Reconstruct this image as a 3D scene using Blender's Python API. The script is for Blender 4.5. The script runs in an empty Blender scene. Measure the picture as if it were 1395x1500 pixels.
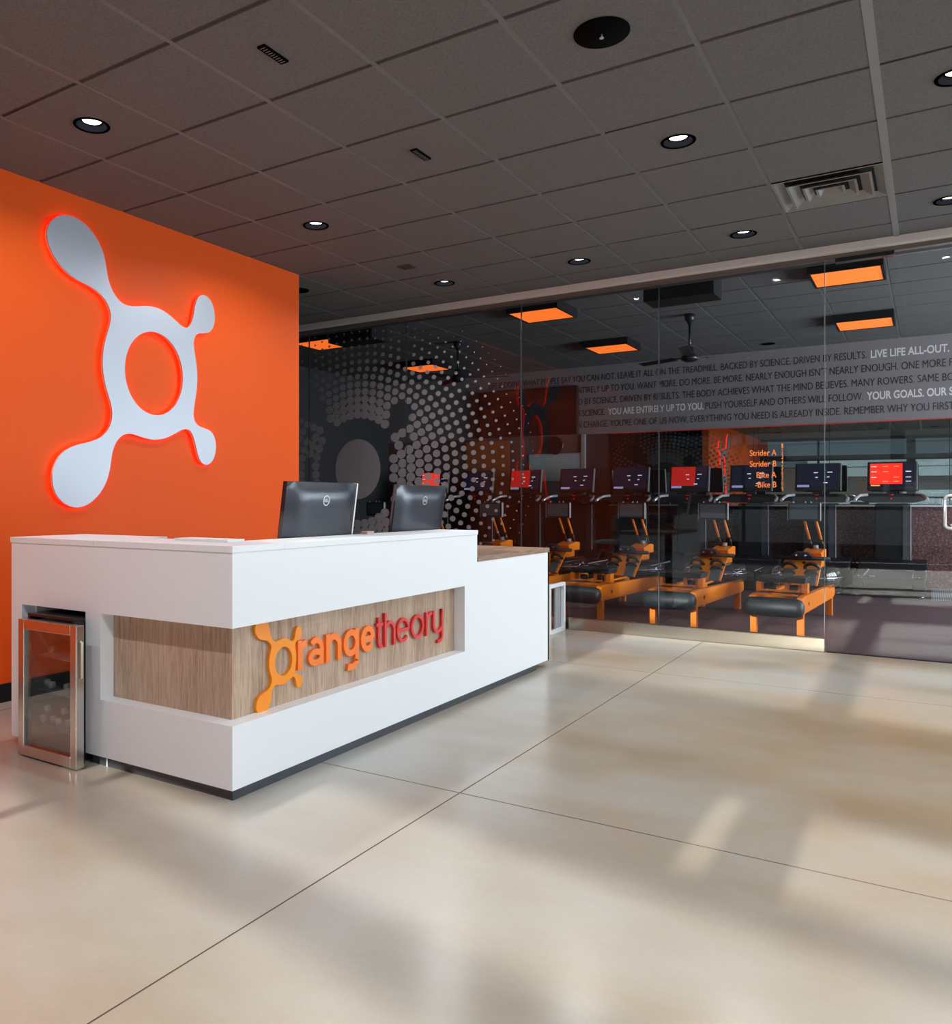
import bpy, bmesh, math, random
from mathutils import Vector, Matrix
PI = math.pi
random.seed(7)
sc = bpy.context.scene
C = sc.collection

# ------------------------------------------------------------------ camera
EYE = 1.16
cam = bpy.data.objects.new('camera', bpy.data.cameras.new('camera'))
C.objects.link(cam)
cam.location = (0, 0, EYE)
cam.rotation_euler = (PI / 2, 0, 0.5823)
cam.data.sensor_width = 36
cam.data.lens = 1209.1 / 1500 * 36
cam.data.shift_x = (697.5 - 567.4) / 1500
cam.data.shift_y = (733.1 - 750.0) / 1500
cam.data.clip_start = 0.05
sc.camera = cam

# ------------------------------------------------------------------ world, sun, daylight, exposure
w = bpy.data.worlds.new('world'); sc.world = w; w.use_nodes = True
bg = w.node_tree.nodes['Background']
bg.inputs[0].default_value = (0.70, 0.85, 1.0, 1); bg.inputs[1].default_value = 0.22
SUN_EL = math.atan(1 / 3.97)
sl = bpy.data.lights.new('sun', 'SUN'); sl.energy = 7.8; sl.angle = math.radians(0.6); sl.color = (1, 0.95, 0.87)
so = bpy.data.objects.new('sun', sl); C.objects.link(so)
so.rotation_euler = (PI / 2 - SUN_EL, 0, 0)          # shines toward +Y, downwards


def area(name, loc, rot, sx, sy, power, col):
    l = bpy.data.lights.new(name, 'AREA'); l.shape = 'RECTANGLE'; l.size = sx; l.size_y = sy; l.energy = power; l.color = col
    o = bpy.data.objects.new(name, l); C.objects.link(o); o.location = loc; o.rotation_euler = rot
    return o


# daylight coming through the window walls (right side and street side)
area('daylight_right_window', (4.35, 1.6, 1.45), (0, math.radians(90), 0), 2.6, 8.6, 105, (0.86, 0.93, 1.0))
area('daylight_street_window', (0.2, -3.3, 1.45), (math.radians(90), 0, 0), 7.0, 2.2, 24, (0.92, 0.96, 1.0))
area('gym_fill_light', (4.35, 10.2, 1.75), (0, math.radians(90), 0), 2.2, 4.6, 760, (0.86, 0.93, 1.0))  # added to brighten the gym, its side window is unseen
sc.view_settings.view_transform = 'Standard'
sc.view_settings.look = 'None'
sc.view_settings.exposure = 0.0
sc.view_settings.gamma = 1
sc.view_settings.use_curve_mapping = False
try:
    sc.cycles.use_denoising = True
    sc.cycles.max_bounces = 10
    sc.cycles.transparent_max_bounces = 24
    sc.cycles.glossy_bounces = 5
    sc.cycles.sample_clamp_indirect = 6
    sc.cycles.caustics_reflective = False
    sc.cycles.caustics_refractive = False
except Exception:
    pass

# ------------------------------------------------------------------ materials
MATS = {}


def mat(name, col=(0.5, 0.5, 0.5), rough=0.5, metal=0.0, emit=None, estr=0.0, spec=0.5, coat=0.0, alpha=1.0):
    if name in MATS:
        return MATS[name]
    m = bpy.data.materials.new(name); m.use_nodes = True
    b = m.node_tree.nodes['Principled BSDF']
    b.inputs['Base Color'].default_value = (*col, 1)
    b.inputs['Roughness'].default_value = rough
    b.inputs['Metallic'].default_value = metal
    b.inputs['Specular IOR Level'].default_value = spec
    b.inputs['Coat Weight'].default_value = coat
    b.inputs['Alpha'].default_value = alpha
    if emit:
        b.inputs['Emission Color'].default_value = (*emit, 1)
        b.inputs['Emission Strength'].default_value = estr
    MATS[name] = m
    return m


def nd(m, t, **kw):
    n = m.node_tree.nodes.new(t)
    for k, v in kw.items():
        setattr(n, k, v)
    return n


def lk(m, a, b):
    m.node_tree.links.new(a, b)


def pos_noise(m, scale, sx=1, sy=1, sz=1, detail=4, rough=0.55):
    g = nd(m, 'ShaderNodeNewGeometry'); mp = nd(m, 'ShaderNodeMapping')
    mp.inputs['Scale'].default_value = (sx, sy, sz)
    n = nd(m, 'ShaderNodeTexNoise'); n.inputs['Scale'].default_value = scale
    n.inputs['Detail'].default_value = detail; n.inputs['Roughness'].default_value = rough
    lk(m, g.outputs['Position'], mp.inputs['Vector']); lk(m, mp.outputs[0], n.inputs['Vector'])
    return n.outputs['Fac']


def ramp(m, fac, stops):
    r = nd(m, 'ShaderNodeValToRGB')
    els = r.color_ramp.elements
    els[0].position, els[0].color = stops[0][0], (*stops[0][1], 1)
    els[1].position, els[1].color = stops[-1][0], (*stops[-1][1], 1)
    for p, c in stops[1:-1]:
        e = els.new(p); e.color = (*c, 1)
    lk(m, fac, r.inputs[0])
    return r.outputs[0]


def bump(m, fac, strength=0.2, dist=0.002):
    b = nd(m, 'ShaderNodeBump'); b.inputs['Strength'].default_value = strength; b.inputs['Distance'].default_value = dist
    lk(m, fac, b.inputs['Height']); lk(m, b.outputs[0], m.node_tree.nodes['Principled BSDF'].inputs['Normal'])


def base(m):
    return m.node_tree.nodes['Principled BSDF'].inputs['Base Color']


# polished concrete
M_CONC = mat('polished_concrete', rough=0.24, spec=0.5)
big = pos_noise(M_CONC, 0.75, 1, 1.6, 1, 4, 0.5); fine = pos_noise(M_CONC, 40, detail=4, rough=0.6)
mx = nd(M_CONC, 'ShaderNodeMix', data_type='RGBA', blend_type='MULTIPLY'); mx.inputs[0].default_value = 0.55
lk(M_CONC, ramp(M_CONC, big, [(0.30, (0.355, 0.29, 0.215)), (0.43, (0.405, 0.352, 0.285)), (0.55, (0.44, 0.405, 0.355)), (0.72, (0.43, 0.425, 0.405))]), mx.inputs[6])
lk(M_CONC, ramp(M_CONC, fine, [(0.2, (0.9, 0.9, 0.9)), (0.8, (1.0, 1.0, 1.0))]), mx.inputs[7])
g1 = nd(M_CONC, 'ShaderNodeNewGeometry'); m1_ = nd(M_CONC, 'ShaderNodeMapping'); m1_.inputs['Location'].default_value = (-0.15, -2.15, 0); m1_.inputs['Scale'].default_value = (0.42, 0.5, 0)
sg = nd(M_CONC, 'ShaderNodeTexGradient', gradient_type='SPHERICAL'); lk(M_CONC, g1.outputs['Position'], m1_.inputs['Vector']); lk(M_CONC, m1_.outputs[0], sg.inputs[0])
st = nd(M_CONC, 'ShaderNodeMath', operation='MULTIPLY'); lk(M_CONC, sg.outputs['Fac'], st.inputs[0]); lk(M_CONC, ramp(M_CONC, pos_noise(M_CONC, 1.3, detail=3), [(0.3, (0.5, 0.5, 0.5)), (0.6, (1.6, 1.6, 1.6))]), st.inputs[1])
mb = nd(M_CONC, 'ShaderNodeMix', data_type='RGBA', blend_type='MULTIPLY'); mb.inputs[7].default_value = (0.93, 0.76, 0.56, 1)      # brown tint: partly slab stain, partly warm shade painted into the colour
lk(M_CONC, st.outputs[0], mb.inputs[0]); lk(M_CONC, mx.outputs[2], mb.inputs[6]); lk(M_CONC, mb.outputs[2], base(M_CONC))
M_JOINT = mat('joint_filler', (0.10, 0.065, 0.05), 0.8)
# ceiling tile
M_TILE = mat('ceiling_tile', (0.20, 0.188, 0.18), 0.9, spec=0.15)
tn = pos_noise(M_TILE, 130, detail=3, rough=0.75)
lk(M_TILE, ramp(M_TILE, tn, [(0.3, (0.125, 0.124, 0.124)), (0.65, (0.183, 0.183, 0.185))]), base(M_TILE)); bump(M_TILE, tn, 0.5, 0.003)
M_TEE = mat('ceiling_tee', (0.18, 0.182, 0.186), 0.5, spec=0.3)
M_TEED = mat('ceiling_tee_dark', (0.07, 0.06, 0.06), 0.7, spec=0.2)  # cross tees darkened to carry the shadow line of the tile recess
M_GYP = mat('painted_header', (0.78, 0.79, 0.79), 0.5)
M_CHAN = mat('bronze_channel', (0.19, 0.16, 0.14), 0.45, 0.5)
# walls
M_ORANGE = mat('orange_paint', (0.86, 0.105, 0.009), 0.5, spec=0.16)
bump(M_ORANGE, pos_noise(M_ORANGE, 160, detail=2), 0.08, 0.001)
M_GREYW = mat('grey_wall', (0.30, 0.29, 0.28), 0.7)
M_DARKW = mat('charcoal_wall', (0.035, 0.035, 0.04), 0.7)
M_BROWNW = mat('rust_wall', (0.22, 0.075, 0.04), 0.6)
M_BAND = mat('taupe_band', (0.235, 0.205, 0.215), 0.7, spec=0.2)
M_BLACKB = mat('black_baseboard', (0.008, 0.008, 0.009), 0.5, spec=0.3)
# desk
M_WHITE = mat('white_laminate', (0.86, 0.885, 0.92), 0.38, spec=0.4)
M_KICK = mat('charcoal_kick', (0.045, 0.05, 0.062), 0.35)
M_WOOD = mat('oak_laminate', rough=0.5, spec=0.3)
wv = pos_noise(M_WOOD, 9, 14, 14, 0.9, 6, 0.65); wv2 = pos_noise(M_WOOD, 2.2, 3, 3, 0.3, 2, 0.5)
ad = nd(M_WOOD, 'ShaderNodeMath', operation='ADD'); md = nd(M_WOOD, 'ShaderNodeMath', operation='MULTIPLY'); md.inputs[1].default_value = 0.55
lk(M_WOOD, wv2, md.inputs[0]); lk(M_WOOD, wv, ad.inputs[0]); lk(M_WOOD, md.outputs[0], ad.inputs[1])
lk(M_WOOD, ramp(M_WOOD, ad.outputs[0], [(0.55, (0.25, 0.155, 0.10)), (0.72, (0.42, 0.29, 0.20)), (0.86, (0.52, 0.375, 0.275)), (1.0, (0.60, 0.45, 0.34))]), base(M_WOOD))
M_WOODT = mat('walnut_top', rough=0.45, spec=0.3)
lk(M_WOODT, ramp(M_WOODT, pos_noise(M_WOODT, 9, 14, 0.9, 14, 6, 0.65), [(0.3, (0.17, 0.10, 0.065)), (0.6, (0.34, 0.215, 0.145)), (0.8, (0.44, 0.29, 0.19))]), base(M_WOODT))
M_LOGO_O = mat('amber_acrylic', (1.0, 0.30, 0.0), 0.35)
M_LET_O = mat('orange_acrylic', (1.0, 0.205, 0.012), 0.35)
M_LET_R = mat('red_acrylic', (0.72, 0.03, 0.03), 0.35)
M_ALU = mat('brushed_aluminium', (0.42, 0.43, 0.475), 0.50, 0.9)
bump(M_ALU, pos_noise(M_ALU, 5, 60, 60, 1), 0.03, 0.001)
M_LED = mat('red_led', (0.9, 0.02, 0.01), 0.4, emit=(1.0, 0.035, 0.015), estr=3.2)
M_STEEL = mat('stainless', (0.62, 0.60, 0.57), 0.27, 1.0)
M_CHROME = mat('polished_chrome', (0.8, 0.8, 0.82), 0.1, 1.0)
M_SATIN = mat('satin_silver', (0.72, 0.73, 0.75), 0.3, 0.6)
M_BLACK = mat('black_plastic', (0.012, 0.013, 0.016), 0.35)
M_BLACKM = mat('black_matte', (0.01, 0.01, 0.011), 0.75, spec=0.2)
M_RUB = mat('black_vinyl', (0.012, 0.016, 0.020), 0.52)
M_MONB = mat('graphite_plastic', (0.04, 0.044, 0.058), 0.3, 0.3)
M_WIRE = mat('chrome_wire', (0.6, 0.6, 0.62), 0.25, 1.0)
M_ORW = mat('orange_lacquer', (1.0, 0.245, 0.006), 0.35, coat=0.2)
M_PAPER = mat('white_paper', (0.85, 0.85, 0.85), 0.7)
M_PINK = mat('pale_pink_card', (0.5, 0.3, 0.28), 0.6)
M_GREYT = mat('grey_panel', (0.33, 0.34, 0.35), 0.5)
M_WBOARD = mat('whiteboard', (0.40, 0.50, 0.52), 0.3)
M_SCREEN = mat('screen_glass', (0.01, 0.011, 0.016), 0.12)
M_SCRD = mat('screen_navy', (0.01, 0.012, 0.03), 0.15, emit=(0.02, 0.025, 0.05), estr=0.25)
M_SCRL = mat('screen_lilac', (0.3, 0.3, 0.5), 0.2, emit=(0.35, 0.33, 0.6), estr=0.6)
M_SCRR = mat('screen_red', (0.5, 0.02, 0.02), 0.2, emit=(1.0, 0.035, 0.012), estr=1.15)
M_SCRRD = mat('screen_dim_red', (0.5, 0.02, 0.02), 0.2, emit=(0.65, 0.02, 0.012), estr=0.5)
M_SCRT = mat('screen_text', (0.8, 0.8, 0.8), 0.2, emit=(0.8, 0.8, 0.9), estr=0.7)
M_SCRO = mat('screen_amber', (0.8, 0.3, 0.1), 0.2, emit=(1.0, 0.3, 0.1), estr=0.8)
M_LCD = mat('grey_lcd', (0.10, 0.14, 0.17), 0.2)
M_REDK = mat('red_key', (0.7, 0.01, 0.01), 0.3, emit=(0.8, 0.01, 0.01), estr=0.2)
M_PANEL = mat('orange_light_panel', (0.9, 0.3, 0.05), 0.5, emit=(1.0, 0.155, 0.018), estr=1.25)
M_LAMP = mat('lamp_glow', (1, 0.95, 0.85), 0.5, emit=(1.0, 0.88, 0.72), estr=6)
M_DIFF = mat('diffuser_grey', (0.25, 0.25, 0.245), 0.45, 0.1)
M_DIFFD = mat('diffuser_gap', (0.01, 0.01, 0.01), 0.9)
M_TXTD = mat('charcoal_vinyl', (0.03, 0.03, 0.035), 0.6)
M_TXTW = mat('white_vinyl', (0.72, 0.70, 0.68), 0.6)
M_TXTO = mat('orange_reflected_text', (1.0, 0.27, 0.06), 0.5)
M_CAP = mat('white_cap', (0.62, 0.64, 0.66), 0.4)
M_ASPH = mat('asphalt', (0.03, 0.03, 0.03), 1.0, spec=0.0)
# speckled rubber
M_RUBBER = mat('speckled_rubber', rough=0.45, spec=0.4)
rn = pos_noise(M_RUBBER, 120, detail=2, rough=0.8)
lk(M_RUBBER, ramp(M_RUBBER, rn, [(0.42, (0.065, 0.036, 0.047)), (0.52, (0.09, 0.052, 0.064)), (0.62, (0.22, 0.15, 0.165))]), base(M_RUBBER))
M_TERR = mat('speckled_maroon', rough=0.6, spec=0.3)
rn = pos_noise(M_TERR, 42, detail=2, rough=0.9)
lk(M_TERR, ramp(M_TERR, rn, [(0.36, (0.045, 0.02, 0.022)), (0.50, (0.10, 0.042, 0.042)), (0.60, (0.17, 0.08, 0.08)), (0.7, (0.28, 0.11, 0.09))]), base(M_TERR))
M_GRATE = mat('grey_ribbed_mat', rough=0.5)
gw = nd(M_GRATE, 'ShaderNodeTexWave'); gw.inputs['Scale'].default_value = 14
g_ = nd(M_GRATE, 'ShaderNodeNewGeometry'); lk(M_GRATE, g_.outputs['Position'], gw.inputs['Vector'])
lk(M_GRATE, ramp(M_GRATE, gw.outputs['Fac'], [(0.2, (0.10, 0.11, 0.12)), (0.8, (0.32, 0.34, 0.37))]), base(M_GRATE))


def glass(name, tint, refl=1.0, ior=1.45, rough=0.0):
    m = bpy.data.materials.new(name); m.use_nodes = True
    nt = m.node_tree; nt.nodes.remove(nt.nodes['Principled BSDF'])
    out = nt.nodes['Material Output']
    t = nd(m, 'ShaderNodeBsdfTransparent'); t.inputs[0].default_value = (*tint, 1)
    g = nd(m, 'ShaderNodeBsdfGlossy'); g.inputs['Roughness'].default_value = rough
    g.inputs['Color'].default_value = (refl, refl, refl, 1)
    f = nd(m, 'ShaderNodeFresnel'); f.inputs[0].default_value = ior
    # the far face of a pane is entered from inside: use the outside index there too
    geo = nd(m, 'ShaderNodeNewGeometry'); mx_ = nd(m, 'ShaderNodeMix', data_type='FLOAT')
    mx_.inputs[2].default_value = ior; mx_.inputs[3].default_value = 1 / ior
    lk(m, geo.outputs['Backfacing'], mx_.inputs[0]); lk(m, mx_.outputs[0], f.inputs[0])
    s = nd(m, 'ShaderNodeMixShader')
    lk(m, f.outputs[0], s.inputs[0]); lk(m, t.outputs[0], s.inputs[1]); lk(m, g.outputs[0], s.inputs[2])
    lk(m, s.outputs[0], out.inputs[0])
    MATS[name] = m
    return m


M_GLASS = glass('tinted_glass', (0.86, 0.885, 0.89), refl=0.55)
M_GCLR = glass('clear_glass', (0.96, 0.97, 0.97), ior=1.4)
M_GDARK = glass('fridge_glass', (0.80, 0.81, 0.81), ior=2.1)
M_TANK = glass('clear_tank', (0.90, 0.90, 0.93), ior=1.45, rough=0.05)
M_BOTTLE = glass('clear_bottle', (0.86, 0.88, 0.90), ior=1.5, rough=0.08)


def frost(name, col, a):
    m = mat(name, col, 0.7, spec=0.2, alpha=a)
    return m


M_FROST = frost('frosted_vinyl', (0.31, 0.28, 0.30), 0.82)
M_MIRROR = mat('mirror', (0.60, 0.68, 0.65), 0.0, 1.0)

# ------------------------------------------------------------------ mesh helpers


def box(bm, x0, x1, y0, y1, z0, z1, M=None):
    vs = [bm.verts.new(v) for v in [(x0, y0, z0), (x1, y0, z0), (x1, y1, z0), (x0, y1, z0), (x0, y0, z1), (x1, y0, z1), (x1, y1, z1), (x0, y1, z1)]]
    for f in [(0, 3, 2, 1), (4, 5, 6, 7), (0, 1, 5, 4), (1, 2, 6, 5), (2, 3, 7, 6), (3, 0, 4, 7)]:
        bm.faces.new([vs[i] for i in f])
    if M is not None:
        bmesh.ops.transform(bm, matrix=M, verts=vs)
    return vs


def cyl(bm, p, q, r, seg=12, r2=None, cap=True):
    p, q = Vector(p), Vector(q); r2 = r if r2 is None else r2
    d = (q - p).normalized(); a = d.orthogonal().normalized(); b = d.cross(a)
    A = [bm.verts.new(p + (a * math.cos(t) + b * math.sin(t)) * r) for t in [2 * PI * k / seg for k in range(seg)]]
    B = [bm.verts.new(q + (a * math.cos(t) + b * math.sin(t)) * r2) for t in [2 * PI * k / seg for k in range(seg)]]
    for k in range(seg):
        f = bm.faces.new([A[k], A[(k + 1) % seg], B[(k + 1) % seg], B[k]]); f.smooth = True
    if cap:
        bm.faces.new(A[::-1]); bm.faces.new(B)


def tube(bm, pts, r, seg=8):
    pts = [Vector(p) for p in pts]; rings = []
    for i, p in enumerate(pts):
        d = (pts[min(i + 1, len(pts) - 1)] - pts[max(i - 1, 0)]).normalized()
        if i == 0:
            a = d.orthogonal().normalized()
        else:
            a = (a - d * a.dot(d)).normalized()
        b = d.cross(a)
        rings.append([bm.verts.new(p + (a * math.cos(2 * PI * k / seg) + b * math.sin(2 * PI * k / seg)) * r) for k in range(seg)])
    for A, B in zip(rings, rings[1:]):
        for k in range(seg):
            f = bm.faces.new([A[k], A[(k + 1) % seg], B[(k + 1) % seg], B[k]]); f.smooth = True
    bm.faces.new(rings[0][::-1]); bm.faces.new(rings[-1])


def lathe(bm, prof, seg=24, M=None):          # prof: (r, z) bottom to top
    rings = []; vs = []
    for r, z in prof:
        ring = [bm.verts.new((r * math.cos(2 * PI * k / seg), r * math.sin(2 * PI * k / seg), z)) for k in range(seg)]
        rings.append(ring); vs += ring
    for A, B in zip(rings, rings[1:]):
        for k in range(seg):
            f = bm.faces.new([A[k], A[(k + 1) % seg], B[(k + 1) % seg], B[k]]); f.smooth = True
    if prof[0][0] > 1e-5: bm.faces.new(rings[0][::-1])
    if prof[-1][0] > 1e-5: bm.faces.new(rings[-1])
    if M is not None:
        bmesh.ops.transform(bm, matrix=M, verts=vs)
    return vs


def prism(bm, poly, a0, a1, fn):               # poly of (u, v); fn(u, v, a) -> point
    A = [bm.verts.new(fn(u, v, a0)) for u, v in poly]; B = [bm.verts.new(fn(u, v, a1)) for u, v in poly]
    n = len(poly)
    for k in range(n):
        bm.faces.new([A[k], A[(k + 1) % n], B[(k + 1) % n], B[k]])
    bm.faces.new(A[::-1]); bm.faces.new(B)


def obj(name, bm, m, parent=None, kind=None, bevel=0, smooth=False, label=None):
    bmesh.ops.recalc_face_normals(bm, faces=bm.faces)
    me = bpy.data.meshes.new(name); bm.to_mesh(me); bm.free()
    for mm in (m if isinstance(m, (list, tuple)) else [m]):
        me.materials.append(mm)
    if smooth:
        for p in me.polygons: p.use_smooth = True
    o = bpy.data.objects.new(name, me); C.objects.link(o)
    if parent: o.parent = parent
    if kind: o['kind'] = kind
    if label: o['label'] = label
    if bevel:
        b = o.modifiers.new('bevel', 'BEVEL'); b.width = bevel; b.segments = 2; b.limit_method = 'ANGLE'
    return o


def boxo(name, dims, m, parent=None, **kw):
    bm = bmesh.new()
    for d in (dims if isinstance(dims[0], (list, tuple)) else [dims]):
        box(bm, *d)
    return obj(name, bm, m, parent, **kw)


def thing(name, label, cat, loc=(0, 0, 0), rz=0, group=None):
    o = bpy.data.objects.new(name, None); C.objects.link(o); o.location = loc; o.rotation_euler = (0, 0, rz)
    o['label'] = label; o['category'] = cat
    if group: o['group'] = group
    return o


def tag(o, label, cat, group=None):
    o['label'] = label; o['category'] = cat
    if group: o['group'] = group
    return o


def struct_empty(name):
    o = bpy.data.objects.new(name, None); C.objects.link(o); o['kind'] = 'structure'
    return o


def dup(root, loc=None, rz=None, label=None):
    def rec(o, par):
        c = o.copy(); C.objects.link(c)
        if par: c.parent = par
        for ch in list(kids.get(o.name, [])):
            rec(ch, c)
        return c
    kids = {}
    for o in bpy.data.objects:
        if o.parent: kids.setdefault(o.parent.name, []).append(o)
    r = rec(root, root.parent)
    if loc: r.location = loc
    if rz is not None: r.rotation_euler = (0, 0, rz)
    if label: r['label'] = label
    return r


def text_mesh(s, size, depth=0.0, offset=0.0, spacing=1.0):
    cu = bpy.data.curves.new('t', 'FONT'); cu.body = s; cu.size = size; cu.extrude = depth / 2; cu.offset = offset; cu.space_character = spacing
    cu.resolution_u = 4
    o = bpy.data.objects.new('t', cu); C.objects.link(o)
    dg = bpy.context.evaluated_depsgraph_get(); dg.update()
    me = bpy.data.meshes.new_from_object(o.evaluated_get(dg))
    bpy.data.objects.remove(o); bpy.data.curves.remove(cu)
    return me


def place_text(name, me, m, parent, o, u, v, n, u0, u1=None, base_v=0.0, h=None, capH=None, label=None):
    """put a text mesh on a plane: origin o, right u, up v, normal n; from u0 to u1 along u; letters capH tall."""
    xs = [p.co.x for p in me.vertices]; x0, x1 = min(xs), max(xs)
    fx = (u1 - u0) / (x1 - x0) if u1 is not None else capH / h
    fy = capH / h
    o, u, v, n = Vector(o), Vector(u), Vector(v), Vector(n)
    for p in me.vertices:
        p.co = o + u * (u0 + (p.co.x - x0) * fx) + v * (base_v + p.co.y * fy) + n * p.co.z
    me.materials.clear(); me.materials.append(m)
    ob = bpy.data.objects.new(name, me); C.objects.link(ob)
    if parent: ob.parent = parent
    if label: ob['label'] = label
    return ob


_cap = text_mesh('H', 1.0); CAPH = max(p.co.y for p in _cap.vertices)
_x = text_mesh('x', 1.0); XH = max(p.co.y for p in _x.vertices)

# ------------------------------------------------------------------ shell
YG, YB = 7.10, 13.15            # glass wall, gym back wall
ZC, ZG = 3.068, 3.356           # lobby and gym ceiling
XL, XR = -8.6, 4.2
T = 0.61
# lobby floor: slabs separated by saw joints
fl = struct_empty('floor')
boxo('joint_bed', (XL, XR, -3.4, YG + 0.03, -0.05, -0.0012), M_JOINT, fl, kind='structure')
xs = [XL, -7.02, -4.29, -1.56, 1.17, 3.9, XR]; ys = [-3.4, -2.56, 0.17, 2.893, 5.63, YG + 0.03]
for i in range(len(xs) - 1):
    for j in range(len(ys) - 1):
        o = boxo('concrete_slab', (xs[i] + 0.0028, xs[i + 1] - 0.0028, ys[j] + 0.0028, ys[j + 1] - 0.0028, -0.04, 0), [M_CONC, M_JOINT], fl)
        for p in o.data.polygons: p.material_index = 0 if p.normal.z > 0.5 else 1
# gym floor: rubber rolls
gf = struct_empty('floor_gym')
boxo('roll_bed', (XL, XR, YG + 0.03, YB + 0.1, -0.05, -0.008), M_BLACKM, gf, kind='structure')
yy = [YG + 0.035, 7.33, 8.53, 9.40, 10.6, 11.8, YB + 0.1]
for a, b in zip(yy, yy[1:]):
    boxo('rubber_roll', (XL, XR, a + 0.002, b - 0.004, -0.04, -0.001 if a > 7.2 else 0.001), M_RUBBER, gf)
boxo('trim_1', (-0.66, 0.9, YG + 0.012, YG + 0.04, -0.01, 0.004), M_BLACKM, kind='structure')
# outside pavement seen through the windows and in the reflections
boxo('ground', (-30, 30, -30, -3.4, -0.12, -0.05), M_ASPH, kind='structure')

# ------------------------------------------------------------------ ceilings
ce = struct_empty('ceiling')
boxo('plenum', (XL, XR, -3.2, YG, ZC + 0.10, ZC + 0.16), M_DARKW, ce, kind='structure')
X0, Y0 = -1.4246, 3.5905
DIFF_TILE = (1, 3)                     # tile index holding the air diffuser: x from -0.8146, y from 5.4205


def tile_mesh(wx, wy):
    bm = bmesh.new(); box(bm, 0.0, wx, 0.0, wy, 0, 0.02)
    for v in bm.verts:
        if v.co.z < 0.001:
            v.co.x += 0.004 if v.co.x < wx / 2 else -0.004; v.co.y += 0.004 if v.co.y < wy / 2 else -0.004
    bmesh.ops.recalc_face_normals(bm, faces=bm.faces)
    me = bpy.data.meshes.new('ceiling_tile'); bm.to_mesh(me); bm.free(); me.materials.append(M_TILE)
    return me


tm = {}


DLP = [(-3.558, 2.675), (-1.118, 4.505), (-3.558, 4.505), (-1.118, 6.335), (-2.338, 6.335), (-3.558, 6.32), (0.102, 4.505), (0.102, 6.335), (-4.78, 5.81), (-1.893, 12.57), (0.5, 10.0)]


DLX = [(-1.118, 0.845), (-2.338, 0.845), (-3.558, 0.845), (0.102, 0.845), (1.322, 0.845), (2.542, 0.845), (1.322, 2.675), (2.542, 2.675), (1.322, 4.505), (2.542, 4.505), (1.322, 6.335)]
DLP += DLX


def holed_tile(wx, wy, hx, hy):
    cu = bpy.data.curves.new('ceiling_tile', 'CURVE'); cu.dimensions = '2D'; cu.fill_mode = 'BOTH'; cu.extrude = 0.01
    for loop in ([(0, 0), (wx, 0), (wx, wy), (0, wy)], [(hx + 0.078 * math.cos(2 * PI * k / 32), hy + 0.078 * math.sin(2 * PI * k / 32)) for k in range(32)]):
        sp_ = cu.splines.new('POLY'); sp_.points.add(len(loop) - 1); sp_.use_cyclic_u = True
        for p, q in zip(sp_.points, loop): p.co = (q[0], q[1], 0, 1)
    o = bpy.data.objects.new('t', cu); C.objects.link(o)
    dg = bpy.context.evaluated_depsgraph_get(); dg.update()
    me = bpy.data.meshes.new_from_object(o.evaluated_get(dg)); bpy.data.objects.remove(o); bpy.data.curves.remove(cu)
    for v in me.vertices: v.co.z += 0.01
    me.materials.clear(); me.materials.append(M_TILE)
    return me


def tile(parent, x0, x1, y0, y1, z):
    g = 0.009
    for hx, hy in DLP:
        if x0 < hx < x1 and y0 < hy < y1 and (hy > 7.1) == (z > 3.2):
            o = bpy.data.objects.new('ceiling_tile', holed_tile(x1 - x0 - 2 * g, y1 - y0 - 2 * g, hx - x0 - g, hy - y0 - g)); C.objects.link(o); o.parent = parent
            o.location = (x0 + g, y0 + g, z - 0.002); return
    k = (round(x1 - x0, 3), round(y1 - y0, 3))
    if k not in tm: tm[k] = tile_mesh(k[0] - 2 * g, k[1] - 2 * g)
    o = bpy.data.objects.new('ceiling_tile', tm[k]); C.objects.link(o); o.parent = parent
    o.location = (x0 + g, y0 + g, z - 0.002)


YEND = 6.985
jr = range(-6, 6)
for i in range(-12, 10):
    for j in jr:
        x0, x1 = X0 + i * T, X0 + (i + 1) * T; y0, y1 = Y0 + j * T, min(Y0 + (j + 1) * T, YEND)
        if (i, j) == DIFF_TILE or x1 < XL or x0 > XR or y0 < -0.2: continue
        if x1 < -4.8 and y1 < 5.2: continue
        tile(ce, x0, x1, y0, y1, ZC)
boxo('rear_panel', (XL, XR, -3.2, Y0 - 6 * T, ZC - 0.001, ZC + 0.02), M_TILE, ce)
for i in range(-12, 11):
    x = X0 + i * T
    if XL < x < XR:
        wide = 0.019 if i == 2 else 0.012                  # the runner left of the right edge is a wide one
        boxo('main_runner', (x - wide, x + wide, -0.2, YEND, ZC - (0.004 if i == 2 else 0.0), ZC + 0.012), mat('wide_tee', (0.25, 0.255, 0.26), 0.5) if i == 2 else M_TEE, ce)
for j in range(-6, 7):
    y = Y0 + j * T
    if y < YEND: boxo('cross_tee', (XL, XR, y - 0.010, y + 0.010, ZC + 0.004, ZC + 0.012), M_TEED, ce)
# gym ceiling
cg = struct_empty('ceiling_gym')
boxo('plenum', (XL, XR, YG + 0.2, YB + 0.2, ZG + 0.10, ZG + 0.16), M_DARKW, cg, kind='structure')
GX, GY = -0.345 - 0.61 * 14, YG + 0.25
n = 0
for i in range(0, 20):
    for j in range(0, 10):
        x0 = GX + i * T; y0 = GY + j * T
        if x0 < -7.1 or x0 > 1.4: continue
        tile(cg, x0, x0 + T, y0, min(y0 + T, YB), ZG)
boxo('side_panel', [(XL, -7.1 + 0.03, YG + 0.2, YB, ZG, ZG + 0.02), (1.46, XR, YG + 0.2, YB, ZG, ZG + 0.02)], M_TILE, cg)
for i in range(0, 20):
    x = GX + i * T
    if -7.2 < x < 1.6: boxo('main_runner', (x - 0.011, x + 0.011, YG + 0.2, YB, ZG + 0.000, ZG + 0.012), M_TEE, cg)
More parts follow.
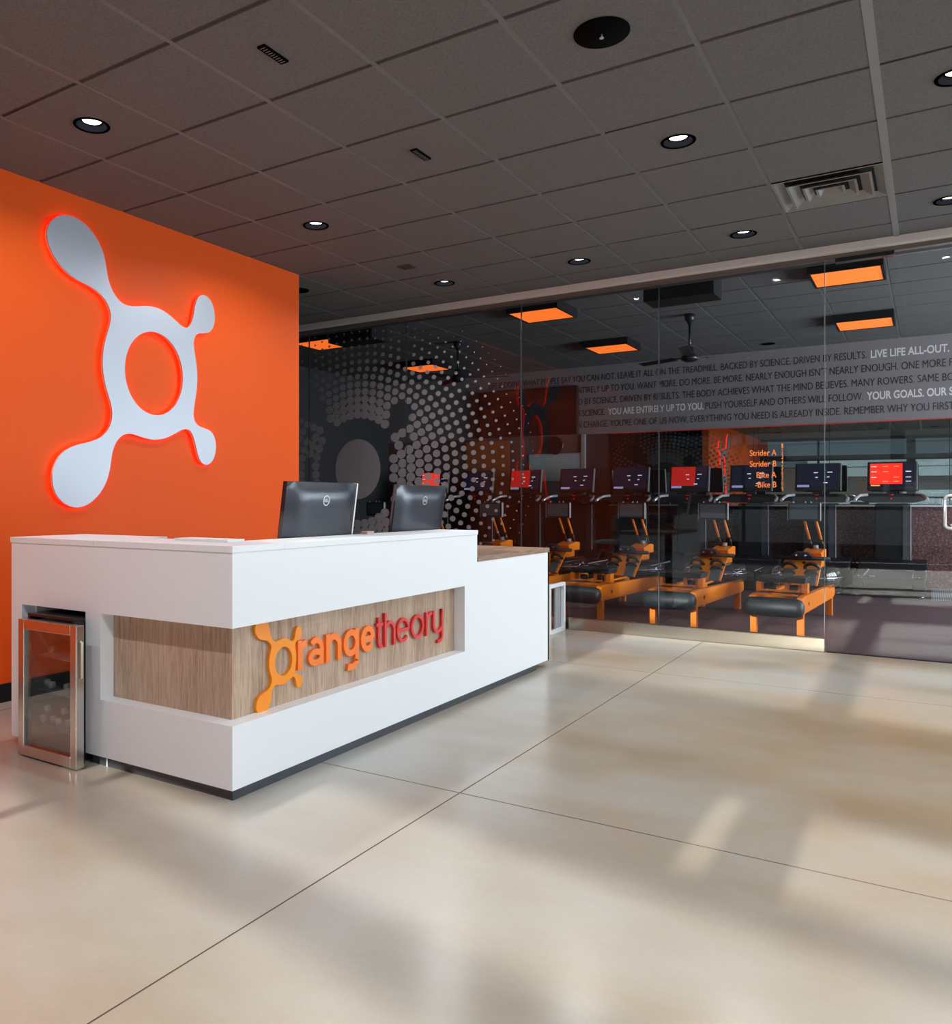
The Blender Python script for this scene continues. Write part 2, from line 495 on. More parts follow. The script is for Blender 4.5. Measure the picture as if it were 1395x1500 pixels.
for j in range(0, 11):
    y = GY + j * T
    if y < YB: boxo('cross_tee', (-7.1, 1.5, y - 0.010, y + 0.010, ZG + 0.004, ZG + 0.012), M_TEED, cg)
# header above the glass wall
boxo('trim_2', (XL, XR, 6.99, 7.055, 3.015, ZC + 0.02), M_GYP, kind='structure', bevel=0.004)
boxo('trim_3', (XL, XR, 7.056, 7.118, 2.985, ZC + 0.02), M_CHAN, kind='structure')
boxo('wall_header', (XL, XR, 7.12, 7.22, 2.99, ZG + 0.05), M_DARKW, kind='structure')
boxo('door_closer_housing', (-0.60, -0.22, 7.05, 7.125, 2.955, 2.984), M_BLACK)
tag(bpy.data.objects['door_closer_housing'], 'dark metal door closer bar under the header above the glass door', 'door closer')

# ------------------------------------------------------------------ walls
boxo('wall_left', (-4.61, -4.46, -3.2, 5.416, 0, ZC + 0.02), M_ORANGE, kind='structure')
boxo('baseboard_left', (-4.46, -4.447, -3.0, 5.416, 0, 0.105), M_BLACKB, kind='structure')
boxo('wall_hall', (XL - 0.1, XL, 5.0, YB, 0, ZG), M_DARKW, kind='structure')
boxo('wall_hall_end', (XL, -4.61, 4.9, 5.0, 0, ZC + 0.05), M_DARKW, kind='structure')
boxo('wall_gym_right', [(XR, XR + 0.1, YG, YB + 0.2, 0, 0.6), (XR, XR + 0.1, YG, YB + 0.2, 2.9, ZG), (XR, XR + 0.1, YG, 7.9, 0.6, 2.9), (XR, XR + 0.1, 12.5, YB + 0.2, 0.6, 2.9)], M_DARKW, kind='structure')
boxo('window_added', (XR + 0.04, XR + 0.05, 7.9, 12.5, 0.6, 2.9), M_GCLR, kind='structure')  # unseen window, added to go with the gym fill light
# right window wall (outside the frame): sill, head, mullions with real panes
wr = struct_empty('window_1')
bm = bmesh.new(); box(bm, XR, XR + 0.1, -3.4, YG, 0, 0.12); box(bm, XR, XR + 0.1, -3.4, YG, 2.85, ZC + 0.05)
for k in range(6): box(bm, XR, XR + 0.1, -3.4 + k * 2.08, -3.34 + k * 2.08, 0.12, 2.85)
obj('window_frame', bm, M_BLACK, wr)
boxo('window_pane', (XR + 0.04, XR + 0.05, -3.4, YG, 0.12, 2.85), M_GCLR, wr)
# street front, turned a little: local frame u along the wall, built where its shadows fall on the floor
sf = struct_empty('window_2')
sf.location = (0, -2.5, 0); sf.rotation_euler = (0, 0, -math.radians(9.4))
bm = bmesh.new()
box(bm, -8.2, 4.4, -0.05, 0.05, 0, 0.08)
box(bm, -8.2, 4.4, -0.03, 0.03, 0.995, 1.055)
box(bm, -8.2, 4.4, -0.03, 0.03, 1.225, 1.272)
box(bm, -8.2, 4.4, -0.02, 0.02, 2.155, 2.175)
box(bm, -8.2, 4.4, -0.03, 0.03, 2.37, 2.53)
box(bm, -8.2, 4.4, -0.05, 0.05, 2.98, 3.12)
box(bm, -0.595, -0.375, -0.035, 0.035, 1.25, 3.0)
for u in (-8.1, -5.4, -2.9, 2.1, 4.3): box(bm, u - 0.03, u + 0.03, -0.035, 0.035, 0, 3.0)
obj('window_frame', bm, M_BLACK, sf)
boxo('spandrel_sun_block', [(-8.2, -0.70, -0.02, 0.02, 1.272, 1.885), (-8.2, -2.19, -0.02, 0.02, 1.885, 2.16), (-8.2, -2.1, -0.02, 0.02, 1.11, 1.225), (-8.2, -3.2, -0.02, 0.02, 1.055, 1.11), (-0.70, -0.595, -0.02, 0.02, 1.47, 1.885), (-0.375, 4.4, -0.02, 0.02, 1.47, 1.885)], M_GREYW, sf)  # shadow-casting band, plus left pieces added to keep sun off the desk
boxo('window_pane', (-8.2, 4.4, -0.006, 0.006, 0.08, 2.98), M_GCLR, sf)
# gym back wall
boxo('wall_back', (XL, XR, YB, YB + 0.15, 0, ZG), M_DARKW, kind='structure')
hw = boxo('wall_half', (-4.32, XR, YB - 0.05, YB, 0, 1.075), M_TERR, kind='structure')
boxo('cap_rail', (-4.32, XR, YB - 0.07, YB, 1.076, 1.10), M_SATIN, hw)
boxo('wall_back_left', (XL, -4.80, YB - 0.03, YB, 0, 2.25), mat('brown_wall', (0.15, 0.085, 0.07), 0.6), kind='structure')
boxo('column_casing', (-4.80, -4.74, YB - 0.06, YB, 0, 2.25), M_SATIN, kind='structure')
bpy.data.objects['column_casing'].name = 'trim_4'
mir = struct_empty('mirror')
mxs = [-4.32, -3.9, -3.01, -2.11, -1.19, 0.21, 1.6, 3.0, XR]
for a, b in zip(mxs, mxs[1:]):
    boxo('mirror_panel', (a + 0.003, b - 0.003, YB - 0.02, YB, 1.10, 2.24), M_MIRROR, mir)
band = boxo('wall_band', (XL, XR, YB - 0.04, YB - 0.001, 2.245, ZG), M_BAND, kind='structure')
boxo('led_strip', (-4.32, XR, YB - 0.045, YB - 0.03, 2.235, 2.245), mat('red_led_dim', (0.5, 0.02, 0.01), emit=(1, 0.06, 0.02), estr=0.12), band, label='thin red light line under the lettered band')

# lettering on the band
LINES = [(3.166, [('LIFE IS DOING WHAT PEOPLE SAY YOU CAN NOT. LEAVE IT ALL ON THE TREADMILL. BACKED BY SCIENCE. DRIVEN BY RESULTS.', -6.487, -0.734, 0), ('LIVE LIFE ALL-OUT.', -0.685, 0.206, 1)]),
         (2.976, [('ENTIRELY UP TO YOU. WANT MORE. DO MORE. BE MORE. NEARLY ENOUGH ISN\'T NEARLY ENOUGH. ONE MORE P', -4.911, 0.25, 0)]),
         (2.786, [('BACKED BY SCIENCE. DRIVEN BY RESULTS. THE BODY ACHIEVES WHAT THE MIND BELIEVES. MANY ROWERS. SAME BO', -5.161, 0.26, 0)]),
         (2.596, [('IS SCIENCE.', -4.87, -4.404, 0), ('YOU ARE ENTIRELY UP TO YOU.', -4.359, -2.881, 1), ('PUSH YOURSELF AND OTHERS WILL FOLLOW.', -2.851, -0.775, 0), ('YOUR GOALS. OUR S', -0.734, 0.25, 1)]),
         (2.406, [('IS IN CHARGE. YOU\'RE ONE OF US NOW. EVERYTHING YOU NEED IS ALREADY INSIDE. REMEMBER WHY YOU FIRST', -4.99, 0.26, 0)])]
for zc, runs in LINES:
    for s, a, b, bold in runs:
        me = text_mesh(s, 1.0, 0.002, 0.022 if bold else 0.0, 1.0)
        place_text('lettering', me, M_TXTW if bold else M_TXTD, band, (0, YB - 0.042, 0), (1, 0, 0), (0, 0, 1), (0, -1, 0), a, b, zc - 0.05, CAPH, 0.1, label='white bold lettering' if bold else 'charcoal lettering')

# ------------------------------------------------------------------ glass wall
gw_ = struct_empty('window_3')
mull = [-8.4, -6.98, -5.70, -4.44, -3.18, -1.92, -0.675]
for a, b in zip(mull, mull[1:]):
    boxo('glass_pane', (a + 0.004, b - 0.004, YG - 0.006, YG + 0.006, 0.10, 2.99), M_GLASS, gw_)
for x in mull[1:-1]:
    boxo('pane_joint', (x - 0.004, x + 0.004, YG - 0.007, YG + 0.007, 0.10, 2.99), mat('joint_silicone', (0.05, 0.06, 0.07), 0.2), gw_)
boxo('pane_joint', (-0.677, -0.673, YG - 0.007, YG + 0.007, 0.0, 2.99), mat('edge_green', (0.10, 0.12, 0.12), 0.4), gw_)
boxo('base_rail', (-8.4, -0.675, YG, YG + 0.03, 0, 0.108), mat('champagne_metal', (0.40, 0.365, 0.30), 0.22, 1.0), gw_, bevel=0.003)
dr = struct_empty('door_1')
boxo('door_leaf', (-0.665, 0.53, YG - 0.006, YG + 0.006, 0.012, 2.95), M_GLASS, dr)
bm = bmesh.new()
for y in (YG - 0.055, YG + 0.055):
    pts = []
    cx, z0, z1, r = 0.085, 0.962, 1.195, 0.03
    for cxx, czz, a0 in [(cx + r, z1 - r, 180), (cx + 0.10 - r, z1 - r, 90), (cx + 0.10 - r, z0 + r, 0), (cx + r, z0 + r, -90)]:
        for k in range(5):
            a = math.radians(a0 - k * 22.5); pts.append((cxx + r * math.cos(a), y, czz + r * math.sin(a)))
    tube(bm, pts + [pts[0]], 0.010, 10)
for z in (0.985, 1.17): cyl(bm, (0.125, YG - 0.055, z), (0.125, YG + 0.055, z), 0.008)
obj('door_handle', bm, M_SATIN, dr, label='bright silver loop pull handle')
# further fixed pane right of the door
boxo('window_4', (0.54, XR, YG - 0.006, YG + 0.006, 0.0, 2.99), M_GLASS, kind='structure')

# ------------------------------------------------------------------ the splat emblem outline, traced on the orange wall
c_, s_ = math.cos(-0.5823), math.sin(-0.5823)


def on_x(px, py, x):
    r = (px - 567.4) / 1209.1; z = -(py - 733.1) / 1209.1
    d = (r * c_ + s_, -r * s_ + c_, z); t = x / d[0]
    return d[1] * t, EYE + d[2] * t


ZO = [(260, 95), (310, 103), (355, 130), (395, 175), (425, 225), (443, 275), (450, 320), (455, 370), (470, 415), (495, 455), (520, 480), (555, 490), (590, 485), (630, 483), (670, 492), (710, 515), (745, 548), (770, 575), (790, 582), (808, 568), (820, 530), (822, 480), (835, 445), (855, 435), (875, 440), (895, 465), (907, 500), (910, 540), (905, 575), (888, 600), (865, 602), (845, 597), (825, 605), (815, 635), (822, 680), (832, 730), (836, 790), (832, 850), (822, 900), (815, 945), (822, 975), (840, 998), (870, 1002), (895, 1012), (910, 1040), (916, 1080), (910, 1120), (895, 1150), (872, 1163), (848, 1150), (835, 1115), (828, 1070), (815, 1025), (800, 1003), (775, 1002), (745, 1022), (700, 1048), (650, 1055), (600, 1042), (560, 1022), (530, 1022), (500, 1040), (480, 1080), (470, 1120), (468, 1170), (455, 1225), (425, 1280), (385, 1320), (340, 1340), (300, 1338), (258, 1315), (230, 1275), (217, 1230), (222, 1170), (245, 1120), (280, 1085), (330, 1070), (380, 1060), (430, 1045), (460, 1010), (480, 960), (475, 905), (455, 860), (440, 800), (432, 740), (434, 680), (445, 620), (465, 570), (474, 530), (462, 480), (430, 435), (385, 400), (330, 380), (285, 350), (245, 305), (212, 250), (193, 195), (198, 150), (222, 112)]
XF = -4.425
raw = [on_x(x / 2.885, 280 + y / 2.885, XF) for x, y in ZO]
HC = on_x(655 / 2.885, 280 + 771 / 2.885, XF)      # hole centre
HR = (0.252, 0.2835)


def smooth_loop(pts, sub=3):                        # Catmull-Rom
    out = []; n = len(pts)
    for i in range(n):
        p0, p1, p2, p3 = pts[i - 1], pts[i], pts[(i + 1) % n], pts[(i + 2) % n]
        for k in range(sub):
            t = k / sub
            out.append(tuple(0.5 * (2 * p1[a] + (p2[a] - p0[a]) * t + (2 * p0[a] - 5 * p1[a] + 4 * p2[a] - p3[a]) * t * t + (3 * p1[a] - p0[a] - 3 * p2[a] + p3[a]) * t ** 3) for a in (0, 1)))
    return out


def relax(pts, k=2):
    for _ in range(k):
        pts = [tuple((pts[i - 1][a] + 2 * pts[i][a] + pts[(i + 1) % len(pts)][a]) / 4 for a in (0, 1)) for i in range(len(pts))]
    return pts


SPLAT = [((y - HC[0]) / HR[0], (z - HC[1]) / HR[1]) for y, z in smooth_loop(relax(raw, 1), 3)]   # unit: hole radius = 1
RING = [(math.cos(2 * PI * k / 96), math.sin(2 * PI * k / 96)) for k in range(96)]


def offset_loop(pts, d):
    n = len(pts); out = []
    area2 = sum(pts[i][0] * pts[(i + 1) % n][1] - pts[(i + 1) % n][0] * pts[i][1] for i in range(n))
    s = 1 if area2 > 0 else -1
    for i in range(n):
        ax, ay = pts[i - 1]; bx, by = pts[(i + 1) % n]
        tx, ty = bx - ax, by - ay; L = math.hypot(tx, ty) or 1
        out.append((pts[i][0] - ty / L * d * s, pts[i][1] + tx / L * d * s))
    return out


def splat_mesh(name, outer, hole, depth):
    """flat plate with a hole, as a filled 2D curve turned into a mesh: u -> x, v -> y, thickness -> z"""
    cu = bpy.data.curves.new(name, 'CURVE'); cu.dimensions = '2D'; cu.fill_mode = 'BOTH'; cu.extrude = depth / 2
    for loop in ([outer, hole] if hole else [outer]):
        sp = cu.splines.new('POLY'); sp.points.add(len(loop) - 1); sp.use_cyclic_u = True
        for p, q in zip(sp.points, loop): p.co = (q[0], q[1], 0, 1)
    o = bpy.data.objects.new(name, cu); C.objects.link(o)
    dg = bpy.context.evaluated_depsgraph_get(); dg.update()
    me = bpy.data.meshes.new_from_object(o.evaluated_get(dg))
    bpy.data.objects.remove(o); bpy.data.curves.remove(cu)
    return me


def wall_plate(name, me, x, cy, cz, m, parent):       # normal to +x ; u -> y, v -> z
    for p in me.vertices:
        p.co = (x + p.co.z, cy + p.co.x, cz + p.co.y)
    me.materials.clear(); me.materials.append(m)
    o = bpy.data.objects.new(name, me); C.objects.link(o); o.parent = parent
    return o


em = thing('wall_emblem', 'large brushed silver splat emblem glowing red at its edges on orange wall', 'sign', (-4.46, HC[0], HC[1]))
outer = [(u * HR[0], v * HR[1]) for u, v in SPLAT]; hole = [(u * HR[0], v * HR[1]) for u, v in RING]
wall_plate('face_plate', splat_mesh('face_plate', outer, hole, 0.010), 0.030, 0, 0, M_ALU, em)
led = wall_plate('led_edge', splat_mesh('led_edge', offset_loop(outer, 0.004), offset_loop(hole, -0.004), 0.014), 0.0175, 0, 0, M_LED, em)
led['label'] = 'glowing red light edge behind the plate'
bm = bmesh.new()
for (u, v) in [(-2.3, 3.0), (0, 1.25), (0, -1.25), (-2.2, -2.8), (1.9, 1.6), (2.0, -1.7)]:
    cyl(bm, (0, u * HR[0], v * HR[1]), (0.010, u * HR[0], v * HR[1]), 0.006, 8)
obj('standoff', bm, M_STEEL, em)['kind'] = 'stuff'

# ------------------------------------------------------------------ decal on the glass: halftone dots round a splat
DC = (-5.045, 1.49); DR = (0.291, 0.316)


def inside(p, poly):
    x, y = p; c = False; n = len(poly)
    for i in range(n):
        x1, y1 = poly[i]; x2, y2 = poly[i - 1]
        if (y1 > y) != (y2 > y) and x < (x2 - x1) * (y - y1) / (y2 - y1) + x1: c = not c
    return c


GROW = offset_loop(SPLAT, -0.02)
RMAXX = 7.0
bm = bmesh.new(); cnt = 0
for k in range(-4, 16):
    Rx, Rz = 0.46 + 0.102 * k, 0.50 + 0.079 * k       # elliptical dot rings
    nn = int(round(2 * PI * math.sqrt((Rx * Rx + Rz * Rz) / 2) / 0.094))
    a_ = min(1, 1 - (k - 2) / 14.5)
    for q in range(nn):
        th = 2 * PI * (q + 0.5 * (k % 2)) / nn
        px_, pz_ = Rx * math.cos(th), Rz * math.sin(th)
        if inside((px_ / DR[0], pz_ / DR[1]), GROW): continue
        x, z = DC[0] + px_, DC[1] + pz_
        ar = a_ * (1 - 0.25 * max(0, math.sin(th)) * max(0, k) / 15)
        if z > 2.96 or z < 0.13 or x < -8.3 or ar < 0.08: continue
        if min(abs(x - m_) for m_ in mull) < 0.01: continue
        vs = [bm.verts.new((x + ar * 0.0545 * math.cos(2 * PI * t / 14), YG - 0.0065 - 0.00002 * ((k + 4) % 7), z + ar * 0.0475 * math.sin(2 * PI * t / 14))) for t in range(14)]
        bm.faces.new(vs); cnt += 1
dd = obj('dot_decal', bm, M_FROST, gw_, kind='stuff', label='grey frosted halftone dots round a splat shape')
bm = bmesh.new()
vs = [bm.verts.new((DC[0] + DR[0] * math.cos(2 * PI * t / 64), YG - 0.008, DC[1] + DR[1] * math.sin(2 * PI * t / 64))) for t in range(64)]
bm.faces.new(vs)
obj('disc_decal', bm, M_FROST, gw_, label='solid grey frosted disc at the centre of the dots')
# reflected orange screen text, painted on the pane left of the door
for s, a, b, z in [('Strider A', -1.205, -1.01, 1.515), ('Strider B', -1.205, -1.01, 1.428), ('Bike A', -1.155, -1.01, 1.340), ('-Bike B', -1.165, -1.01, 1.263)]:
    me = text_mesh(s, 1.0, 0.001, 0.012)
    place_text('lettering', me, M_TXTO, gw_, (0, YG - 0.0075, 0), (1, 0, 0), (0, 0, 1), (0, -1, 0), a, b, z, CAPH, 0.045, label='orange reflected lettering painted on the glass')
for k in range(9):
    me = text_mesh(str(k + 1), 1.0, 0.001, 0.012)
    place_text('lettering', me, M_TXTO, gw_, (0, YG - 0.0075, 0), (1, 0, 0), (0, 0, 1), (0, -1, 0), -0.975, -0.962, 1.57 - 0.042 * k, CAPH, 0.035, label='orange reflected lettering painted on the glass')

# ------------------------------------------------------------------ reception desk
dk = thing('reception_desk', 'white L-shaped reception desk with recessed oak panel and orange lettering', 'desk', (0, 0, 0))
XD, YD = -2.235, 2.315
front = [(XD - 0.07, XD, YD, 5.455, 0.045, 0.293), (XD - 0.07, XD, YD, 4.36, 0.668, 0.958), (XD - 0.07, XD, 4.205, 5.455, 0.293, 0.668), (XD - 0.07, XD, 4.36, 5.455, 0.668, 0.798),
         (XD - 0.55, XD, 5.435, 5.455, 0.045, 0.798), (XD - 0.26, XD - 0.07, 4.34, 4.36, 0.80, 0.958)]
o = boxo('front_panel', front, M_WHITE, dk)
left = [(-3.122, XD - 0.0701, YD, YD + 0.07, 0.045, 0.293), (-3.60, XD - 0.0701, YD, YD + 0.07, 0.668, 0.958), (-3.122, -3.021, YD, YD + 0.07, 0.293, 0.668),
        (-3.682, -3.60, YD, YD + 0.07, 0.035, 0.958), (-3.682, -3.66, YD + 0.07, YD + 0.62, 0.035, 0.958), (-3.60, -3.585, YD + 0.07, YD + 0.62, 0.0, 0.668), (-3.122, -3.10, YD + 0.07, YD + 0.62, 0.0, 0.668)]
boxo('side_panel', left, M_WHITE, dk)
boxo('niche_lining', [(-3.585, -3.122, YD + 0.62, YD + 0.64, 0, 0.69), (-3.585, -3.122, YD + 0.071, YD + 0.62, 0.668, 0.69)], M_BLACKM, dk)
boxo('oak_panel', [(XD - 0.095, XD - 0.0705, YD + 0.0705, 4.22, 0.27, 0.69)], M_WOOD, dk, label='oak grain recessed panel')
boxo('oak_panel', [(-3.03, XD - 0.0951, YD + 0.0705, YD + 0.095, 0.27, 0.69)], M_WOOD, dk, label='oak grain recessed panel')
boxo('countertop', [(-3.0645, XD + 0.004, YD - 0.004, YD + 0.30, 0.9585, 0.985), (XD - 0.26, XD + 0.004, YD + 0.30, 4.363, 0.9585, 0.985)], M_WHITE, dk, bevel=0.0015)
boxo('countertop', [(-3.688, -3.0675, YD - 0.004, YD + 0.42, 0.9585, 0.985)], M_WHITE, dk, bevel=0.0015)
boxo('low_countertop', (-2.86, XD + 0.004, 4.363, 5.46, 0.7985, 0.829), M_WOODT, dk, bevel=0.0015, label='brown wood grain low countertop')
boxo('worktop', (-3.10, XD - 0.0955, YD + 0.30, 5.43, 0.69, 0.72), M_WHITE, dk)
boxo('kick_plate', [(-3.10, -2.2721, YD + 0.02, YD + 0.04, 0, 0.045), (-2.272, -2.252, YD + 0.02, 5.27, 0, 0.0449), (-3.0, -2.272, 5.25, 5.27, 0, 0.0449)], M_KICK, dk, label='charcoal kick plate')
boxo('kick_joint', (-3.005, -2.998, YD + 0.0195, YD + 0.021, 0, 0.045), M_WHITE, dk)
# emblem and letters
LX = XD - 0.0705
dc = on_x(416, 968.7, -2.29)
SZ = (0.056, 0.061)
cl = []
ztop = 0.667
for u, v in SPLAT:
    cl.append((u * SZ[0] * 0.97, min(v * SZ[1], ztop - dc[1])))
hl = [(u * SZ[0], v * SZ[1]) for u, v in RING]
e2 = wall_plate('emblem', splat_mesh('emblem', cl, hl, 0.014), LX + 0.0075, dc[0], dc[1], M_LOGO_O, dk)
e2['label'] = 'amber splat emblem forming the letter O'


def arc(cx, cy, rx, ry, a0, a1, n=18):
    return [(cx + rx * math.cos(math.radians(a0 + (a1 - a0) * k / n)), cy + ry * math.sin(math.radians(a0 + (a1 - a0) * k / n))) for k in range(n + 1)]


def ribbon(bm, pts, w, x0, x1):
    """a flat stroke of width w along pts (y, z), between x0 and x1"""
    L = []; Rr = []
    n = len(pts); closed = math.dist(pts[0], pts[-1]) < 1e-6
    for i in range(n):
        a = pts[i - 1] if i else (pts[-2] if closed else pts[0]); b = pts[i + 1] if i < n - 1 else (pts[1] if closed else pts[-1])
        tx, ty = b[0] - a[0], b[1] - a[1]; l = math.hypot(tx, ty) or 1
        nx, ny = -ty / l * w / 2, tx / l * w / 2
        L.append((pts[i][0] + nx, pts[i][1] + ny)); Rr.append((pts[i][0] - nx, pts[i][1] - ny))
    V = [[bm.verts.new((x, *p)) for p in side] for side in (L, Rr) for x in (x0, x1)]
    l0, l1, r0, r1 = V
    for i in range(n - 1):
        for A, B in ((l0, l1), (r1, r0), (r0, l0), (l1, r1)):
            bm.faces.new([A[i], A[i + 1], B[i + 1], B[i]])
    if not closed:
        bm.faces.new([l0[0], r0[0], r1[0], l1[0]]); bm.faces.new([l0[-1], l1[-1], r1[-1], r0[-1]])


def strokes(ch, W, w):
    """centre lines in metres for a letter of width W, x-height 0.128, stroke w"""
    X = 0.128; h = w / 2; R = W - h; T = X - h; c = W / 2; rx = c - h; ry = X / 2 - h
    if ch == 'r': return [[(h, 0), (h, X)], [(h, T * 0.62)] + arc(R + 0.004, T * 0.62, R + 0.004 - h, T * 0.38, 175, 92, 8)]
    if ch == 'a': return [[(R, 0), (R, T * 0.70)] + arc(c, T * 0.66, rx, T * 0.34, 12, 140, 10), arc(c, X * 0.30, rx, X * 0.30 - h, 0, 360)]
    if ch in 'nh': return [[(h, 0), (h, X if ch == 'n' else 0.170)], [(h, T * 0.55)] + arc(c, T * 0.60, rx, T * 0.40, 170, 0, 12) + [(R, 0)]]
    if ch == 'g': return [arc(c, X / 2, rx, ry, 0, 360), [(R, X), (R, -0.025)] + arc(c, -0.022, rx, 0.030, 0, -125, 10)]
    if ch == 'e': return [arc(c, X / 2, rx, ry, 0, 318, 20), [(h, X / 2), (R, X / 2)]]
    if ch == 't': return [[(W * 0.38, 0.155), (W * 0.38, 0.035)] + arc(W * 0.38 + 0.024, 0.035, 0.024, 0.035 - h, 180, 290, 8), [(0, T), (W * 0.95, T)]]
    if ch == 'o': return [arc(c, X / 2, rx, ry, 0, 360, 24)]
    if ch == 'y': return [[(h, X), (h, X * 0.40)] + arc(c, X * 0.36, rx, X * 0.36 - h, 180, 360, 12) + [(R, X)], [(R, X), (R, -0.018)] + arc(c + 0.004, -0.018, rx - 0.004, 0.030, 0, -105, 10)]


ZB = 0.4225
for ch, a, b, w_, m_ in [('r', 2.775, 2.846, .030, 0), ('a', 2.849, 2.957, .028, 0), ('n', 2.975, 3.092, .030, 0), ('g', 3.108, 3.232, .030, 0), ('e', 3.250, 3.368, .029, 0),
                         ('t', 3.383, 3.444, .017, 1), ('h', 3.456, 3.556, .017, 1), ('e', 3.572, 3.694, .017, 1), ('o', 3.712, 3.842, .017, 1), ('r', 3.864, 3.934, .018, 1), ('y', 3.940, 4.053, .018, 1)]:
    bm = bmesh.new()
    for k, st in enumerate(strokes(ch, b - a, w_)):
        ribbon(bm, [(a + p[0], ZB + p[1]) for p in st], w_, LX + 0.0005, LX + 0.0155 + 0.0002 * k)
    o = obj('letter', bm, M_LET_R if m_ else M_LET_O, dk); o['label'] = ('raised red thin letter ' if m_ else 'raised orange bold letter ') + ch

# paper, card on the desk
tag(boxo('paper_tray', (-2.76, -2.44, 2.50, 2.60, 0.9855, 0.996), M_PAPER), 'thin white paper tray lying on the counter near the corner', 'paper tray')
tag(boxo('card_box', (-2.47, -2.43, 3.505, 3.565, 0.72, 1.0), M_PINK), 'small pale pink card box behind the nearer monitor', 'box')


# ------------------------------------------------------------------ monitors
def make_monitor(label, group):
    t = thing('monitor', label, 'monitor', (0, 0, 0), 0, group)
    Wd, z0, z1 = 0.55, 0.19, 0.53
    tilt = Matrix.Translation((0, 0, 0.36)) @ Matrix.Rotation(math.radians(8), 4, 'Y') @ Matrix.Translation((0, 0, -0.36))
    # bulged back shell
    bm = bmesh.new(); N = 12; V = []
    for i in range(N + 1):
        row = []
        for j in range(N + 1):
            y = -Wd / 2 + Wd * i / N; z = z0 + (z1 - z0) * j / N
            e = min(1, 2.6 * (1 - abs(2 * i / N - 1))) * min(1, 2.2 * (1 - abs(2 * j / N - 1)))
            row.append(bm.verts.new((0.006 + 0.028 * math.sin(e * PI / 2), y, z)))
        V.append(row)
    for i in range(N):
        for j in range(N):
            f = bm.faces.new([V[i][j], V[i + 1][j], V[i + 1][j + 1], V[i][j + 1]]); f.smooth = True
    bmesh.ops.transform(bm, matrix=tilt, verts=bm.verts)
    obj('back_shell', bm, M_MONB, t)
    bm = bmesh.new(); box(bm, -0.012, 0.006, -Wd / 2, Wd / 2 + 0.008, z0, z1, tilt); obj('bezel', bm, M_BLACK, t)
    bm = bmesh.new(); box(bm, -0.018, -0.0125, -Wd / 2, Wd / 2, z0, z1, tilt); obj('screen', bm, M_SCREEN, t)
    bm = bmesh.new(); box(bm, -0.018, 0.004, Wd / 2 + 0.008, Wd / 2 + 0.022, z0 - 0.02, z1, tilt); obj('side_trim', bm, M_PAPER, t, label='thin white side edge')
    # round badge: ring and lettering
    cz = z1 - 0.085
    bm = bmesh.new()
    for k in range(24):
        a, b = 2 * PI * k / 24, 2 * PI * (k + 1) / 24
        q = [bm.verts.new((0.0352, r * math.cos(tt), cz + r * math.sin(tt))) for r, tt in ((0.021, a), (0.026, a), (0.026, b), (0.021, b))]
        bm.faces.new(q)
    bmesh.ops.transform(bm, matrix=tilt, verts=bm.verts)
    bd = obj('badge_ring', bm, M_SATIN, t)
    me = text_mesh('DELL', 1.0, 0.0006, 0.02)
    bo = place_text('badge_lettering', me, M_SATIN, t, (0.0353, 0, cz), (0, 1, 0), (0, 0, 1), (1, 0, 0), -0.019, 0.019, -0.0065, CAPH, 0.013)
    me.transform(tilt)
    bm = bmesh.new(); box(bm, 0.030, 0.048, -0.04, 0.04, 0.012, 0.25); obj('stand_neck', bm, M_BLACK, t, bevel=0.004)
    bm = bmesh.new(); box(bm, -0.10, 0.09, -0.11, 0.11, 0.001, 0.013); obj('stand_base', bm, M_BLACK, t, bevel=0.004)
    bm = bmesh.new()
    bm.free()
    for y in (-0.10, -0.03, 0.04, 0.09):
        bm = bmesh.new(); box(bm, 0.02, 0.036, y, y + 0.035, z0 + 0.03, z0 + 0.055, tilt); obj('port', bm, M_BLACKM, t)
    return t


m1 = make_monitor('black back of the nearer computer monitor on the desk', 'monitors on the desk')
m1.location = (-2.52, 3.215, 0.72)
m2 = dup(m1, (-2.52, 4.16, 0.72), 0, 'black back of the farther computer monitor on the desk')
bpy.data.objects.remove([c for c in m2.children if c.name.startswith('side_trim')][0])

# ------------------------------------------------------------------ drinks fridge with bottles
FX0, FX1, FY = -3.470, -3.050, 2.214
fr = thing('drinks_fridge', 'stainless steel framed glass door mini fridge in the desk niche', 'fridge')
FB1 = -3.128          # right side of the body, inside the niche
boxo('cabinet', [(FX0 + 0.004, FX0 + 0.02, FY + 0.045, 2.80, 0.025, 0.63), (FB1 - 0.012, FB1, FY + 0.045, 2.80, 0.025, 0.63), (FX0 + 0.02, FB1 - 0.012, FY + 0.045, 2.80, 0.025, 0.05),
                 (FX0 + 0.004, FB1, FY + 0.045, 2.80, 0.631, 0.643), (FX0 + 0.02, FB1 - 0.012, 2.78, 2.80, 0.05, 0.631)], M_BLACK, fr)
boxo('door_gasket', [(FX0 + 0.004, FX1 - 0.004, FY + 0.0405, FY + 0.0445, 0.02, 0.05), (FX0 + 0.004, FX1 - 0.004, FY + 0.0405, FY + 0.0445, 0.585, 0.62), (FX1 - 0.04, FX1 - 0.004, FY + 0.0405, FY + 0.0445, 0.05, 0.585)], M_BLACKM, fr)
boxo('inner_lining', [(FX0 + 0.021, FX0 + 0.024, FY + 0.05, 2.779, 0.05, 0.61), (FX0 + 0.024, FB1 - 0.013, 2.774, 2.779, 0.05, 0.61), (FX0 + 0.024, FB1 - 0.013, FY + 0.05, 2.774, 0.0505, 0.053)], mat('fridge_lining', (0.30, 0.30, 0.31), 0.4), fr)
